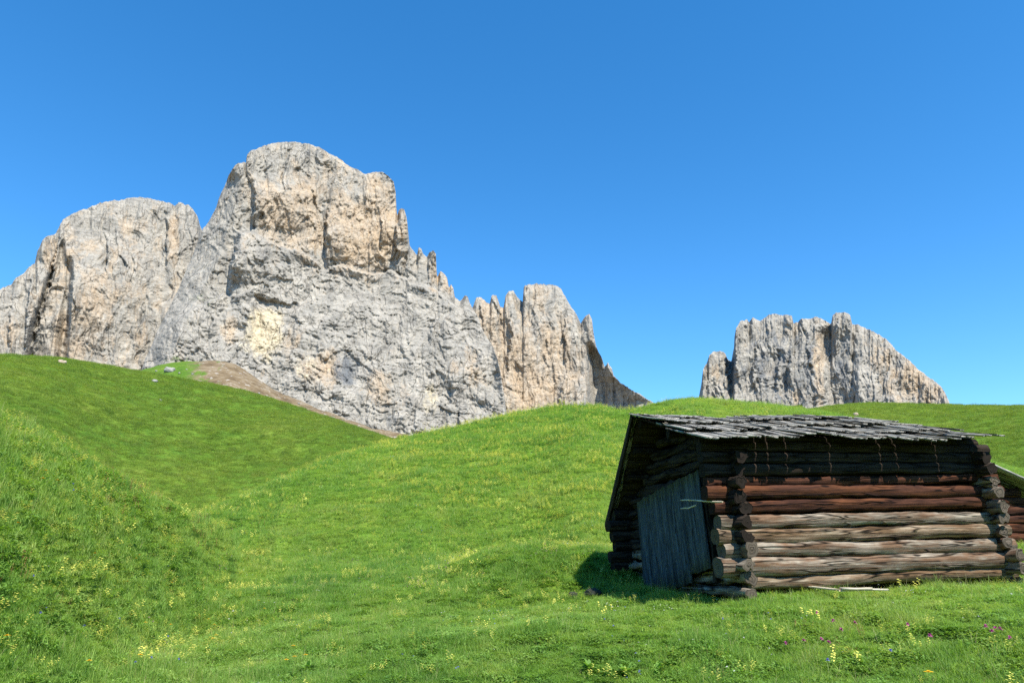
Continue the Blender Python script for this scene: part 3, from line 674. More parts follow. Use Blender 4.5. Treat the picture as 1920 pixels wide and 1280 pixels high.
# verge board of the far slope with its curled foot
mb = MB(); A = H(*(fL + [-.01, .05, -.03])); B = H(*(rL + [-.01, 0, .0])); d, s_, u_ = basis(B - A)
plank_into(mb, A, B, .20, .03, u_, H.U / np.linalg.norm(H.U), seg=10, taper=.35, curl=-.03); hb(mb, 'verge_board', W_DARK, smooth=False)
# door of upright boards, hanging askew before the gable
ud = -.16
c_ = [np.array(hitc(*q, u=ud)) for q in ((1196, 940), (1311, 880), (1337, 1082), (1212, 1116))]
mb = MB(); nb = 8; edges = np.cumsum([0] + [random.Random(i).uniform(.7, 1.3) for i in range(nb)]); edges /= edges[-1]
for i in range(nb):
    e = (edges[i] + edges[i + 1]) / 2; wd = (edges[i + 1] - edges[i])
    top = c_[0] + (c_[1] - c_[0]) * e; bot = c_[3] + (c_[2] - c_[3]) * e
    if i in (6, 7): bot = bot + (top - bot) * .08
    A = H(*bot); B = H(*top); Wd = np.linalg.norm(H(*c_[1]) - H(*c_[0])) * wd
    side = H(*c_[1]) - H(*c_[0]); side /= np.linalg.norm(side); d = (B - A) / np.linalg.norm(B - A); side = side - d * side.dot(d); side /= np.linalg.norm(side)
    n_ = np.cross(side, d)
    plank_into(mb, A + n_ * .004 * (i % 2), B + n_ * .004 * (i % 2), Wd * .955, .024, side, n_, seg=6, rag=.02)
door = hb(mb, 'door', W_DOOR, smooth=False); door['label'] = 'slate grey plank door'
mb = MB()
for f in (.2, .8):
    a = c_[3] + (c_[0] - c_[3]) * f; b = c_[2] + (c_[1] - c_[2]) * f
    plank_into(mb, H(a[0] + .05, a[1], a[2]), H(b[0] + .05, b[1], b[2]), .1, .025, np.array([0, 0, 1.]), H.U, seg=3)
mb.build('batten', W_DARK, door, False, H.C)
# door post by the corner
mb = MB(); a = hitc(1345, 1092, u=-.10); b = hitc(1316, 862, u=-.10)
log_into(mb, H(*a), H(*b), .045, .045, up=(0, 1, 0), sq=.6); hb(mb, 'door_post', W_DARK)
# pale bars poking out over the door
for (p0, p1, q, m) in (((1277, 938), (1354, 939), .011, W_PALE), ((1277, 954), (1306, 948), .010, W_PALE)):
    a = hitc(*p0, u=-.42); b = hitc(*p1, u=-.30)
    mb = MB(); log_into(mb, H(*a), H(*b), q * .6, q, rough=.002, na=8); hb(mb, 'peg', m)

# ------------------------------------------------------------------ second hut at the right edge
G2 = Frame(1878, 1100, 15.6, R(13), .01)
hut2 = empty('log_hut', G2.C)
tag(hut2, 'darker second hut cut off by the right edge, behind the log hay hut', 'hut')
def g2hit(px, py, v=0):
    q = G2.hit(px, py, v=v); return np.array([q['u'], q['v'], q['w']])
pr = g2hit(1842, 862, v=-.35); pe = g2hit(1990, 930, v=-.35)
dv = np.array([0, 3.0, 0]); pl = pr + [-(pe[0] - pr[0]) * .7, 0, -(pr[2] - pe[2]) * .7]
mb = MB()
for (e, rdg) in ((pe, pr), (pl, pr)):
    for i in range(14):
        s = (i + .5) / 14; q = e + dv * s; q2 = rdg + dv * s; A = G2(*q); B = G2(*q2); d, s_, u_ = basis(B - A)
        if u_[2] < 0: u_ = -u_
        plank_into(mb, A + u_ * .01 * (i % 2), B + u_ * .01 * (i % 2), .235, .03, s_, u_, seg=4, rag=.03)
mb.build('roof', W_ROOF, hut2, False, G2.C)
for i in range(13):
    w = .05 + i * .155; top = pr[2] - .1
    if w > top - .1: break
    f = (pr[2] - .12 - w) / (pr[2] - pe[2]) ; ue = min(pr[0] + (pe[0] - pr[0]) * f - .05, pe[0] - .3); us = max(pr[0] - (pe[0] - pr[0]) * f + .05, pl[0] + .12)
    if ue - us < .3: break
    mb = MB(); log_into(mb, G2(us, 0, w), G2(ue, 0, w), .08, .08, sq=.3, bend=.005); mb.build('log', W_RED if i > 2 else W_ORNG, hut2, True, G2.C)
for uu in (pl[0] + .2, pe[0] - .4):
    for i in range(8):
        mb = MB(); log_into(mb, G2(uu, -.25, .1 + i * .155), G2(uu, 2.9, .1 + i * .155), .08, .08, sq=.3)
        mb.build('side_log', W_DARK, hut2, True, G2.C)
a = g2hit(1921, 1096, v=-.2); b = g2hit(1902, 1022, v=-.12); mb = MB(); A = G2(*a); B = G2(*b)
d = (B - A) / np.linalg.norm(B - A); sd_ = G2.U - d * G2.U.dot(d); sd_ /= np.linalg.norm(sd_)
plank_into(mb, A, B, .11, .03, sd_, np.cross(sd_, d), seg=4); mb.build('brace', W_RED, hut2, False, G2.C)

# ================================================================== STONES AND LOOSE THINGS
def mat_stone(name, ca, cb):
    t = NT(name); g = t.n('ShaderNodeNewGeometry').outputs['Position']; a = t.noise(g, 6, 6, .7)
    c = t.ramp(a, [(.3, ca), (.7, cb)]); return t.done(t.principled(c, .92, t.bump(a, .7, .05)))
ST_W = mat_stone('pale_limestone', (.20, .19, .17), (.42, .40, .36)); ST_D = mat_stone('mossy_stone', (.012, .016, .012), (.05, .055, .04)); ST_O = mat_stone('ochre_stone', (.30, .20, .13), (.50, .42, .34))
def stone(name, at, size, seed, mat, label, sink=.25, group=None, cat='rock'):
    n1, n2 = 30, 20; th = np.linspace(0, 2 * math.pi, n1, endpoint=False); ph = np.linspace(0, math.pi, n2)
    Pm, T = np.meshgrid(ph, th, indexing='ij'); x = np.sin(Pm) * np.cos(T); y = np.sin(Pm) * np.sin(T); z = np.cos(Pm)
    d = 1 + .30 * fbm(x * 1.3 + seed, y * 1.3 + z * 1.1, 4, seed) + .12 * ridged(x * 2 + z, y * 2 - z + seed, 3, seed + 3)
    q = np.abs(x) ** 3 + np.abs(y) ** 3 + np.abs(z) ** 3; d = d / q ** .18
    V = np.stack([x * d * size[0] / 2, y * d * size[1] / 2, z * d * size[2] / 2], -1).reshape(-1, 3)
    i = np.arange(n2 - 1)[:, None] * n1; j = np.arange(n1)[None]
    F = np.stack([(i + j).ravel(), (i + n1 + j).ravel(), (i + n1 + (j + 1) % n1).ravel(), (i + (j + 1) % n1).ravel()], 1)
    o = mesh_np(name, V, F, mat, smooth=False); o.location = (at[0], at[1], at[2] + size[2] * (.5 - sink)); o.rotation_euler.z = seed * 1.3
    return tag(o, label, cat, group)
def hit_ground(px, py, rmin=3, rmax=400):
    az, s = ray(px, py); r = np.geomspace(rmin, rmax, 3000); z = terr(np.full_like(r, az), r); los = CAM[2] + s * r
    k = np.argmax(z > los); rr_ = r[k] if (z > los).any() else r[np.argmax(z / r - los / r)]
    return np.array([math.sin(az) * rr_, math.cos(az) * rr_, float(terr(np.array([az]), np.array([rr_]))[0])]), rr_
def stone_px(px, py, w, h, seed, mat, label, rmin=3, group=None, rmax=400):
    p, r = hit_ground(px, py, rmin, rmax); k = r / FPX * (.6 if r > 60 else 1)
    return stone('boulder' if w * k > .8 else 'stone', p, (w * k, w * k * .7, h * k * 1.3), seed, mat, label, group=group)
stone_px(116, 681, 20, 9, 3, ST_O, 'ochre and white boulder near the skyline of the left hill', 60)
stone_px(317, 697, 26, 12, 5, ST_W, 'largest pale boulder of the cluster beside the brown scree', 60)
for i, (x, y, w, lab) in enumerate([(293, 696, 6, 'small pale stone left of the largest boulder by the scree'), (336, 700, 7, 'pale stone right of the largest boulder by the scree'), (350, 693, 5, 'tiny pale stone above the row by the scree'), (361, 702, 8, 'rightmost pale stone of the cluster by the scree'), (290, 716, 15, 'long flat pale stone on the grass below the boulder cluster'), (301, 751, 8, 'lone white stone midway down the left hill'), (485, 738, 9, 'pale stone at the lower rim of the brown scree'), (463, 737, 5, 'tiny white stone left of the scree rim stone'), (560, 757, 8, 'grey stone on the brown strip below the cliffs')]):
    stone_px(x, y, w, w * .45, 20 + i, ST_W, lab, 60)
stone_px(1605, 779, 12, 8, 41, ST_O, 'brownish round boulder on the green hill above the hut roof', 60)
stone_px(1357, 1098, 32, 12, 43, ST_W, 'white stone wedged under the near corner of the log hut', 3)
stone_px(1889, 1075, 26, 30, 44, ST_W, 'grey slab stone leaning by the right end of the log wall', 3)
stone_px(1112, 1117, 34, 12, 45, ST_D, 'dark mossy stone in the grass left of the hut', 3)
stone_px(1075, 1120, 15, 9, 46, ST_D, 'small dark stone left of the dark mossy stone', 3)
# split board lying in front of the log wall
p0, _ = hit_ground(1462, 1113); p1, _ = hit_ground(1580, 1128); p2, _ = hit_ground(1668, 1127); p3, _ = hit_ground(1618, 1124)
mb = MB(); up = np.array([0, 0, 1.]); lift = np.array([0, 0, .13])
for a, b, w0 in ((p0, p1, .06), (p1, p2, .08)):
    d, s_, u_ = basis(b - a); plank_into(mb, a + lift, b + lift, w0, .02, s_, u_, seg=6)
d, s_, u_ = basis(p2 - p1); plank_into(mb, p1 + lift + [0, 0, .012], p1 + (p2 - p1) * .62 + lift + [0, 0, .012], .16, .025, s_, u_, seg=4, taper=.5, rag=.03, curl=.0)
c0 = (p1 + p0) / 2
o = mb.build('split_board', W_PALE, None, False, c0); o.location = c0
tag(o, 'bleached splintered board lying in the grass before the log wall', 'board')

# ================================================================== GRASS
rng = np.random.default_rng(7)
def mat_leaf(name, stops, var=.5, trans=.52, rough=.55, world=True):
    t = NT(name); g = t.n('ShaderNodeNewGeometry').outputs['Position']
    oi = t.n('ShaderNodeObjectInfo').outputs['Random']
    n = t.noise(g, .30, 4, .65)
    n2 = t.noise(g, 2.6, 4, .7)
    n3 = t.noise(g, .065, 3, .6)
    v = t.math('ADD', t.math('ADD', t.math('MULTIPLY', n, .32), t.math('MULTIPLY', n3, .22)), t.math('ADD', t.math('MULTIPLY', n2, .36), t.math('MULTIPLY', t.math('ADD', t.attr('bv'), oi), .10 * var)))
    c = t.ramp(v, stops)
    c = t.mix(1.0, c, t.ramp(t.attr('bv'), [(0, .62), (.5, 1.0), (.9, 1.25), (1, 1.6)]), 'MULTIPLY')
    d = t.n('ShaderNodeBsdfPrincipled'); d.inputs['Roughness'].default_value = rough; d.inputs['Specular IOR Level'].default_value = .3; t.l(c, d.inputs['Base Color'])
    tr = t.n('ShaderNodeBsdfTranslucent'); c2 = t.mix(1.0, c, (1.25, 1.25, .55), 'MULTIPLY'); t.l(c2, tr.inputs['Color'])
    m = t.n('ShaderNodeMixShader'); m.inputs[0].default_value = trans; t.l(d.outputs[0], m.inputs[1]); t.l(tr.outputs[0], m.inputs[2])
    return t.done(m)
GREEN = [(.38, (.105, .22, .042)), (.445, (.185, .335, .064)), (.51, (.26, .41, .086)), (.57, (.32, .43, .10)), (.66, (.45, .47, .18))]
PAST = [(.38, (.105, .19, .034)), (.45, (.175, .265, .046)), (.53, (.235, .315, .056)), (.64, (.33, .36, .09))]
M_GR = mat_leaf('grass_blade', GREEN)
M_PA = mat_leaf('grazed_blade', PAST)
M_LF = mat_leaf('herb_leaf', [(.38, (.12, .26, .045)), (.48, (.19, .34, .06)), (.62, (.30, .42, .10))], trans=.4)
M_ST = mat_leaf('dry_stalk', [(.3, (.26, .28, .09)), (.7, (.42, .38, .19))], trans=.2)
def petal(name, c):
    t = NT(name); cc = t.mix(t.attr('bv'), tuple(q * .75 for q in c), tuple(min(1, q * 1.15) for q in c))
    p = t.principled(cc, .6); tr = t.n('ShaderNodeBsdfTranslucent'); t.l(cc, tr.inputs['Color'])
    m = t.n('ShaderNodeMixShader'); m.inputs[0].default_value = .3; t.l(p.outputs[0], m.inputs[1]); t.l(tr.outputs[0], m.inputs[2]); return t.done(m)
M_YE = petal('petal_pale_yellow', (.80, .76, .16)); M_OR = petal('petal_golden', (.95, .58, .02)); M_PU = petal('petal_magenta', (.55, .10, .34)); M_BL = petal('petal_blue', (.20, .20, .62)); M_WH = petal('petal_white', (.8, .78, .74)); M_RU = petal('seed_rust', (.34, .17, .08)); M_PK = petal('petal_dusty_pink', (.42, .26, .28))

class Tri:
    def __init__(s): s.V = []; s.F = []; s.B = []; s.M = []; s.n = 0
    def quadstrip(s, L, Rr, bv, m):
        L = np.asarray(L); Rr = np.asarray(Rr); k = len(L)
        V = np.empty((2 * k, 3)); V[0::2] = L; V[1::2] = Rr
        F = [(s.n + 2 * i, s.n + 2 * i + 1, s.n + 2 * i + 3, s.n + 2 * i + 2) for i in range(k - 1)]
        s.V.append(V); s.F += F; s.B += [bv] * (2 * k); s.M += [m] * (k - 1); s.n += 2 * k
    def obj(s, name, mats, link=True, parent=None):
        o = mesh_np(name, np.concatenate(s.V), np.array(s.F), None, parent, False, {'bv': np.array(s.B)}, mats=mats, fm=s.M); return o
def blade(T, x, y, h, w, lean, az, bv, m=0, z=0):
    face = az + rng.uniform(-.6, .6) + math.pi / 2; L = []; Rr = []
    for t in (0, .4, .75, 1.0):
        o = lean * t * t * h; zz = z + h * t * (1 - .25 * lean * t); ww = w * (1 - t * .9) * .5 if t else w * .4
        cx = x + math.cos(az) * o; cy = y + math.sin(az) * o
        L.append((cx - math.cos(face) * ww, cy - math.sin(face) * ww, zz)); Rr.append((cx + math.cos(face) * ww, cy + math.sin(face) * ww, zz))
    T.quadstrip(L, Rr, bv, m)
protos = bpy.data.collections.new('tuft_kinds')
flw = bpy.data.collections.new('blossom_kinds')
def stash(o, coll):
    COL.objects.unlink(o); coll.objects.link(o)
def leaf(T, x, y, z, ln, w, az, tilt, bv, m):
    L = []; Rr = []
    for t in (0, .3, .65, 1):
        ww = w * math.sin(math.pi * min(.96, .12 + t * .85)) * .5; d = ln * t
        cx = x + math.cos(az) * d * math.cos(tilt); cy = y + math.sin(az) * d * math.cos(tilt); cz = z + d * math.sin(tilt) - .25 * ln * t * t
        L.append((cx - math.sin(az) * ww, cy + math.cos(az) * ww, cz)); Rr.append((cx + math.sin(az) * ww, cy - math.cos(az) * ww, cz))
    T.quadstrip(L, Rr, bv, m)
for k in range(8):             # a0..a5 grass, a6-a7 herbs
    T = Tri()
    if k < 6:
        nb, rad, h0 = [(95, .13, .07), (85, .13, .085), (80, .12, .11), (95, .14, .055), (70, .12, .13), (90, .13, .075)][k]
        for i in range(nb):
            a = rng.uniform(0, 6.283); q = rad * math.sqrt(rng.uniform()); h = h0 * rng.uniform(.5, 1.25)
            blade(T, q * math.cos(a), q * math.sin(a), h, rng.uniform(.003, .0062), rng.uniform(.2, .95), rng.uniform(0, 6.283), rng.beta(2, 2) if rng.uniform() > .05 else 1.0)
        if k in (1, 4, 2):
            for i in range(2):
                a = rng.uniform(0, 6.283); q = rad * rng.uniform(); blade(T, q * math.cos(a), q * math.sin(a), h0 * rng.uniform(1.3, 1.8), .003, rng.uniform(.1, .4), rng.uniform(0, 6.283), .5, 1)
        o = T.obj('a%d' % k, [M_GR, M_ST])
    else:
        for i in range(44):
            a = rng.uniform(0, 6.283); q = .13 * math.sqrt(rng.uniform()); leaf(T, q * math.cos(a), q * math.sin(a), rng.uniform(.01, .06), rng.uniform(.02, .045), rng.uniform(.012, .022), rng.uniform(0, 6.283), rng.uniform(-.1, .9), rng.uniform(.2, .9), 1)
        for i in range(30):
            a = rng.uniform(0, 6.283); q = .13 * math.sqrt(rng.uniform()); blade(T, q * math.cos(a), q * math.sin(a), .08 * rng.uniform(.5, 1.2), .006, rng.uniform(.2, .9), rng.uniform(0, 6.283), rng.beta(2, 2))
        o = T.obj('a%d' % k, [M_GR, M_LF])
    stash(o, protos)
past = bpy.data.collections.new('grazed_kinds')
for k in range(4):
    T = Tri(); h0 = (.05, .07, .09, .055)[k]
    for i in range(90):
        a = rng.uniform(0, 6.283); q = .13 * math.sqrt(rng.uniform()); blade(T, q * math.cos(a), q * math.sin(a), h0 * rng.uniform(.5, 1.25), rng.uniform(.003, .0062), rng.uniform(.2, .95), rng.uniform(0, 6.283), rng.beta(2, 2))
    stash(T.obj('c%d' % k, [M_PA]), past)
def head(T, x, y, z, r, m, n=9, up=.35):
    for i in range(n):
        az = i * 6.283 / n + rng.uniform(-.2, .2); leaf(T, x, y, z, r * rng.uniform(.8, 1.1), r * .7, az, up, rng.uniform(), m)
def puff(T, x, y, z, r, m, n=16):
    for i in range(n):
        az = rng.uniform(0, 6.283); leaf(T, x, y, z, r, r * .45, az, rng.uniform(-.3, 1.4), rng.uniform(), m)
for k in range(7):             # b0-b1 yellow rattle, b2 golden, b3 dusty pink, b4 white, b5 blue
    T = Tri()
    if k < 2:
        for s_ in range(5):
            x, y = rng.uniform(-.1, .1, 2); h = rng.uniform(.12, .22); blade(T, x, y, h, .004, .05, 0, .5, 0)
            for j in range(5): leaf(T, x, y, h * (.6 + .1 * j), .020, .013, j * 2.4, .3, rng.uniform(.3, 1), 1)
    elif k == 2:
        x, y = 0, 0; blade(T, 0, 0, .2, .004, .05, 0, .5, 0); head(T, 0, 0, .2, .02, 1)
    elif k == 3:
        for s_ in range(5):
            x, y = rng.uniform(-.12, .12, 2); h = rng.uniform(.12, .2); blade(T, x, y, h, .004, .05, 0, .5, 0); puff(T, x, y, h, .014, 1, 10)
    elif k == 6:
        for s_ in range(7):
            x, y = rng.uniform(-.12, .12, 2); h = rng.uniform(.10, .2); blade(T, x, y, h, .004, .1, s_, .5, 1)
            for j in range(6): leaf(T, x, y, h * (.55 + .08 * j), .014, .007, j * 2.4, .8, rng.uniform(.3, 1), 1)
    else:
        for s_ in range(2):
            x, y = rng.uniform(-.08, .08, 2); h = rng.uniform(.1, .16); blade(T, x, y, h, .004, .05, 0, .5, 0); puff(T, x, y, h, .012, 1, 9)
    stash(T.obj('b%d' % k, [M_GR, [M_YE, M_YE, M_OR, M_PK, M_WH, M_BL, M_RU][k]]), flw)

# what can be seen from around the camera: hidden ground behind ridges is left bare
zg = Z.reshape(nr, na); slope_g = (zg + .5 - CAM[2]) / rs[:, None]; runmax = np.maximum.accumulate((zg - CAM[2]) / rs[:, None], 0)
vis_az = azs; vis_r = rs
def visible(az, r, extra=.9):
    ia = np.clip(np.searchsorted(vis_az, az), 0, na - 1); ir = np.clip(np.searchsorted(vis_r, r) - 1, 0, nr - 1)
    z = terr(az, r); return (z + extra - CAM[2]) / r > runmax[ir, ia], z
def in_hut(x, y, f, u0, u1, v0, v1):
    dx = x - f.C[0]; dy = y - f.C[1]; U = f.U[:2]; V = f.V[:2]; uu = dx * U[0] + dy * U[1]; vv = dx * V[0] + dy * V[1]
    return (uu > u0) & (uu < u1) & (vv > v0) & (vv < v1)
def scatter(n, r0, r1, p, azl=.74):
    """positions with density per square metre falling as r**-p"""
    u = rng.uniform(size=n); e = 2 - p
    r = (r0 ** e + u * (r1 ** e - r0 ** e)) ** (1 / e) if abs(e) > 1e-3 else r0 * (r1 / r0) ** u
    az = rng.uniform(-azl, azl, n); ok, z = visible(az, r)
    x = np.sin(az) * r; y = np.cos(az) * r
    ok &= ~in_hut(x, y, H, -.0, 4.2, .05, 3.5) & ~in_hut(x, y, G2, pl[0], pe[0], 0, 3)
    return x[ok], y[ok], z[ok], r[ok], az[ok]
def gn_scatter(name, pts, idx, rot, scl, coll, label, cat):
    me = bpy.data.meshes.new(name); me.vertices.add(len(pts)); me.vertices.foreach_set('co', pts.astype(np.float32).ravel())
    a = me.attributes.new('idx', 'INT', 'POINT'); a.data.foreach_set('value', idx.astype(np.int32))
    a = me.attributes.new('rot', 'FLOAT_VECTOR', 'POINT'); a.data.foreach_set('vector', rot.astype(np.float32).ravel())
    a = me.attributes.new('scl', 'FLOAT_VECTOR', 'POINT'); a.data.foreach_set('vector', scl.astype(np.float32).ravel())
    o = bpy.data.objects.new(name, me); COL.objects.link(o)
    g = bpy.data.node_groups.new(name, 'GeometryNodeTree'); g.interface.new_socket('Geometry', in_out='INPUT', socket_type='NodeSocketGeometry'); g.interface.new_socket('Geometry', in_out='OUTPUT', socket_type='NodeSocketGeometry')
    gi = g.nodes.new('NodeGroupInput'); go = g.nodes.new('NodeGroupOutput'); ip = g.nodes.new('GeometryNodeInstanceOnPoints'); ci = g.nodes.new('GeometryNodeCollectionInfo')
    ci.inputs['Collection'].default_value = coll; ci.inputs['Separate Children'].default_value = True; ci.inputs['Reset Children'].default_value = True
    def na_(n, t): q = g.nodes.new('GeometryNodeInputNamedAttribute'); q.data_type = t; q.inputs['Name'].default_value = n; return [s for s in q.outputs if s.enabled and s.name == 'Attribute'][0]
    g.links.new(gi.outputs[0], ip.inputs['Points']); g.links.new(ci.outputs[0], ip.inputs['Instance']); ip.inputs['Pick Instance'].default_value = True
    g.links.new(na_('idx', 'INT'), ip.inputs['Instance Index'])
    rc = g.nodes.new('FunctionNodeEulerToRotation'); g.links.new(na_('rot', 'FLOAT_VECTOR'), rc.inputs[0]); g.links.new(rc.outputs[0], ip.inputs['Rotation'])
    g.links.new(na_('scl', 'FLOAT_VECTOR'), ip.inputs['Scale']); g.links.new(ip.outputs[0], go.inputs[0])
    md = o.modifiers.new('scatter', 'NODES'); md.node_group = g
    return tag(o, label, cat, kind='stuff')
def tufts(name, n, r0, r1, p, s0, s1, hz, label, kinds, tall=None, coll=None, azl=.74, hole=0):
    x, y, z, r, az = scatter(n, r0, r1, p, azl)
    if hole: q_ = (np.abs(az) > hole) | (r < 3.3); x, y, z, r, az = x[q_], y[q_], z[q_], r[q_], az[q_]
    k = len(x); f = np.log(r / r0) / math.log(r1 / r0); s = (s0 + (s1 - s0) * f) * rng.uniform(.75, 1.3, k)
    h = hz[0] + (hz[1] - hz[0]) * f; pat = fbm(x / 1.3, y / 1.3, 3, 77); h = h * (1 + .8 * np.clip(pat, -.6, 1.0)) * (1 + .7 * np.clip(fbm(x / .42, y / .42, 2, 78), -.7, 1.0)) * rng.uniform(.75, 1.3, k)
    if tall is not None: h = h * tall(x, y, r, az)
    idx = rng.choice(kinds, k)
    if r0 < 9: idx = np.where((fbm(x / .35, y / .35, 3, 99) > .12), rng.choice([6, 7], k), idx)
    px = 960 + FPX * x / (y * cp + (z - 1.6) * sp)
    keep = ~((r > 120) & (px > 362) & (px < 900) & (terr(az, r, True)[1]))
    rot = np.stack([rng.normal(0, .12, k), rng.normal(0, .12, k), rng.uniform(0, 6.283, k)], 1)
    pts = np.stack([x, y, z - .01 * s], 1)[keep]
    return gn_scatter(name, pts, idx[keep], rot[keep], np.stack([s, s, h], 1)[keep], coll or protos, label, 'grass')
def tall_near(x, y, r, az):
    lawn = 1 - .35 * np.exp(-((x - .6) ** 2) / 4.0) * (r < 12); bank = 1 + .25 * sstep(-.15, -.45, az) * (r < 16)
    return lawn * bank
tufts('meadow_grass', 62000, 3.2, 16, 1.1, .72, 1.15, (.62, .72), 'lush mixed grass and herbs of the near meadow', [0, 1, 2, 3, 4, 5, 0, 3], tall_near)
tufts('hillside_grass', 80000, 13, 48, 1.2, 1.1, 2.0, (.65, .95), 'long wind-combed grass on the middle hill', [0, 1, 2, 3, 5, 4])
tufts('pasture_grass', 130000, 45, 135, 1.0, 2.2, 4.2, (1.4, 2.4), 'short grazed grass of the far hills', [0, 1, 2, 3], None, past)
tufts('side_grass', 45000, 1.4, 13, .9, .8, 1.15, (.62, .72), 'mixed grass on the near slopes around the viewpoint', [0, 1, 2, 3, 4, 5], None, None, 1.45, .72)
def blossoms(name, n, r0, r1, p, kind, dens, s, label):
    x, y, z, r, az = scatter(n, r0, r1, p)
    px = 960 + FPX * x / (y * cp + (z - 1.6) * sp); py = 640 - FPX * ((z - 1.6) * cp - y * sp) / (y * cp + (z - 1.6) * sp)
    keep = rng.uniform(size=len(x)) < dens(px, py, x, y, r); x, y, z, r = x[keep], y[keep], z[keep], r[keep]; k = len(x)
    sc = s * (.8 + r / 24) * rng.uniform(.8, 1.25, k)
    return gn_scatter(name, np.stack([x, y, z], 1), rng.choice(kind, k), np.stack([rng.normal(0, .15, k), rng.normal(0, .15, k), rng.uniform(0, 6.28, k)], 1), np.stack([sc, sc, sc * .6], 1), flw, label, 'wildflowers')
clump = lambda x, y, s, sd: sstep(-.1, .5, fbm(x / s, y / s, 3, sd))
def d_yel(px, py, x, y, r):
    a = blob(px, py, 980, 950, 420, 160) * 1.0 + blob(px, py, 1060, 850, 260, 110) * .3 + blob(px, py, 130, 1020, 330, 220) * 2.2 + blob(px, py, 1650, 1220, 220, 70) * .12
    return np.clip(a, 0, 2.2) * (clump(x, y, 2.2, 61) * .14 + .07) + .012
blossoms('yellow_blossoms', 120000, 4.5, 42, .8, [0, 1], d_yel, 1.0, 'pale yellow blossoms dotting the middle hill and left bank')
blossoms('pink_blossoms', 5000, 5, 36, 1.0, [3], lambda px, py, x, y, r: clump(x, y, 3, 63) * np.clip(blob(px, py, 1000, 1060, 400, 60) + blob(px, py, 300, 1050, 300, 150) * .7, 0, 1) * .5, 1.0, 'dusty pink blossoms in loose drifts at the foot of the hill')
blossoms('rusty_stalks', 9000, 4.5, 24, 1.0, [6], lambda px, py, x, y, r: clump(x, y, 1.6, 66) * np.clip(blob(px, py, 150, 960, 330, 160) + blob(px, py, 1600, 1200, 300, 60) * .3, 0, 1) * .9, 1.0, 'rust-brown seeding stalks mixed through the left bank')
blossoms('white_blossoms', 4500, 4.5, 30, 1.0, [4, 5, 4], lambda px, py, x, y, r: clump(x, y, 3, 64) * .16 + .03, .9, 'tiny white and blue blossoms scattered through the near grass')

# single flowers one can point at
def flower(name, px, py, hgt, rad, mat, kind, label, group):
    p, r = hit_ground(px, py)
    # the blossom stands hgt above the turf: root it nearer so that it shows at its place
    az, s = ray(px, py); rr_ = np.geomspace(3, 80, 2500); z = terr(np.full_like(rr_, az), rr_); k = np.argmax(z + hgt > CAM[2] + s * rr_)
    x, y, zz = math.sin(az) * rr_[k], math.cos(az) * rr_[k], z[k]
    e = empty(name, (x, y, zz)); tag(e, label, 'flower', group)
    T = Tri(); blade(T, 0, 0, hgt, .006, .04, 0, .5, 0); blade(T, 0, 0, hgt, .006, .04, 1.6, .5, 0); leaf(T, 0, 0, hgt * .3, .05, .015, 1, .5, .5, 0); T.obj('stem', [M_LF], parent=e)
    T = Tri(); (head if kind == 'daisy' else puff)(T, 0, 0, hgt, rad, 0, 14 if kind == 'daisy' else 26)
    if kind == 'daisy': head(T, 0, 0, hgt + .003, rad * .55, 0, 9, .7)
    T.obj('blossom', [mat], parent=e)
for x, y in [(1562, 1163), (1577, 1180), (1603, 1167), (1540, 1197), (1554, 1203), (1507, 1200), (1532, 1148), (1473, 1205), (1702, 1170), (1848, 1173), (1860, 1182), (1866, 1178), (1875, 1178), (1893, 1195), (1744, 1191)]:
    flower('knapweed', x, y, .25, .024, M_PU, 'puff', 'magenta thistle-like flower head in the grass in front of the log hut', 'magenta flower heads before the hut')
for x, y in [(1670, 1219), (1552, 1236)]:
    flower('scabious', x, y, .2, .020, M_BL, 'puff', 'lilac-blue flower head standing in the grass below the log wall', 'lilac flower heads below the log wall')
flower('arnica', 1741, 1259, .28, .038, M_OR, 'daisy', 'large golden daisy at the lower right of the meadow', None)
for x, y in [(33, 980), (275, 1041), (262, 1040), (276, 1053), (255, 1047), (322, 1092), (391, 1160), (402, 1170), (399, 1196), (405, 1190), (320, 1170), (263, 1227), (167, 1238), (13, 1192), (238, 1090), (198, 1067), (178, 1037), (273, 1166), (86, 882), (80, 897), (108, 900)]:
    flower('hawkbit', x, y, .24, .030, M_OR, 'daisy', 'golden daisy-like flower on the flowery bank at the left', 'golden flowers of the left bank')
for x, y in [(550, 1210), (552, 1230), (537, 1236), (496, 1140), (485, 1125), (573, 1227), (787, 1112), (737, 1097), (790, 1002), (878, 986)]:
    flower('hawkbit', x, y, .24, .030, M_OR, 'daisy', 'golden daisy-like flower in the hollow below the middle hill', 'golden flowers of the hollow')
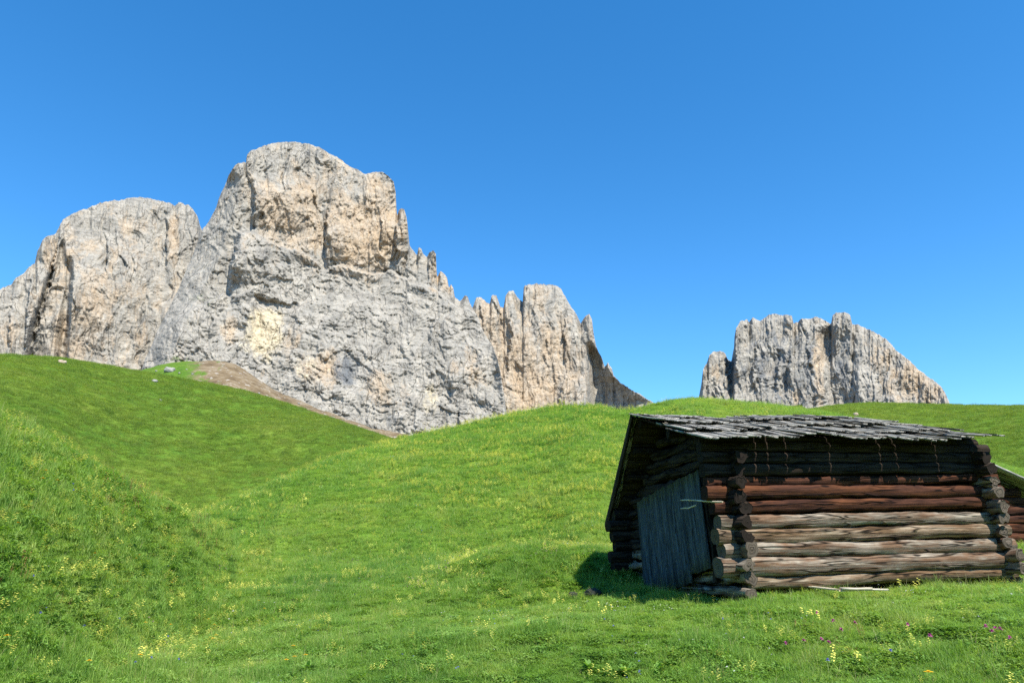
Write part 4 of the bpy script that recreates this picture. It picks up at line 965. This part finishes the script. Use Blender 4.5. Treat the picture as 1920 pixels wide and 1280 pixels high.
for x, y in [(254, 1241), (224, 1159), (76, 1148), (315, 1192), (63, 1080), (335, 1235), (158, 1172), (284, 1232), (137, 907), (160, 920), (138, 919), (1355, 1159), (1199, 1258)]:
    lab = ('small blue flower on the flowery bank at the left', 'blue flowers of the left bank') if x < 500 else ('small blue flower in the grass before the door side of the hut', 'blue flowers before the hut')
    flower('bellflower', x, y, .21, .016, M_BL, 'puff', *lab)
# broad-leaved plants
for (x, y, sz, lab) in [(335, 1243, .10, 'broad-leaved plant with pale round leaves at the bottom left of the meadow'), (1105, 1262, .11, 'leftmost broad-leaved dock at the bottom edge below the hut'), (1175, 1268, .12, 'middle broad-leaved dock at the bottom edge below the hut'), (1232, 1262, .10, 'rightmost broad-leaved dock at the bottom edge below the hut'), (215, 1172, .14, 'leafy herb growing among yellow blossoms on the left bank'), (575, 1262, .13, 'small leafy herb by the bottom edge left of the middle')]:
    p, r = hit_ground(x, y); T = Tri()
    for i in range(26):
        a = rng.uniform(0, 6.283); q = rng.uniform(0, .05); leaf(T, q * math.cos(a), q * math.sin(a), .03 + sz * .35 * rng.uniform(), sz * rng.uniform(.5, 1), sz * rng.uniform(.2, .36), a, rng.uniform(.15, 1.1), rng.uniform(.4, .9), 0)
    o = T.obj('leafy_herb', [M_LF]); o.location = p; tag(o, lab, 'plant')
# tall seed stalks by the door
for i, x in enumerate([1207, 1222, 1243, 1262, 1270, 1277, 1289, 1303, 1325, 1380]):
    p, r = hit_ground(x, 1112 + (i % 3) * 3); e = T = Tri(); h = .22 + .1 * ((i * 7) % 5) / 5
    blade(T, 0, 0, h, .005, .15, i, .5, 0)
    for q in range(14): leaf(T, .02 * math.sin(q * 2.1) + .15 * h * math.cos(i) * .8, .02 * math.cos(q * 1.7) + .15 * h * math.sin(i) * .8, h * (.65 + .025 * q), .016, .007, q * 2.4, .6, .5, 0)
    o = T.obj('grass_stalk', [M_ST]); o.location = p
    tag(o, 'tall seeding grass stalk at the foot of the slate grey door', 'grass stalk', 'seeding stalks before the door')
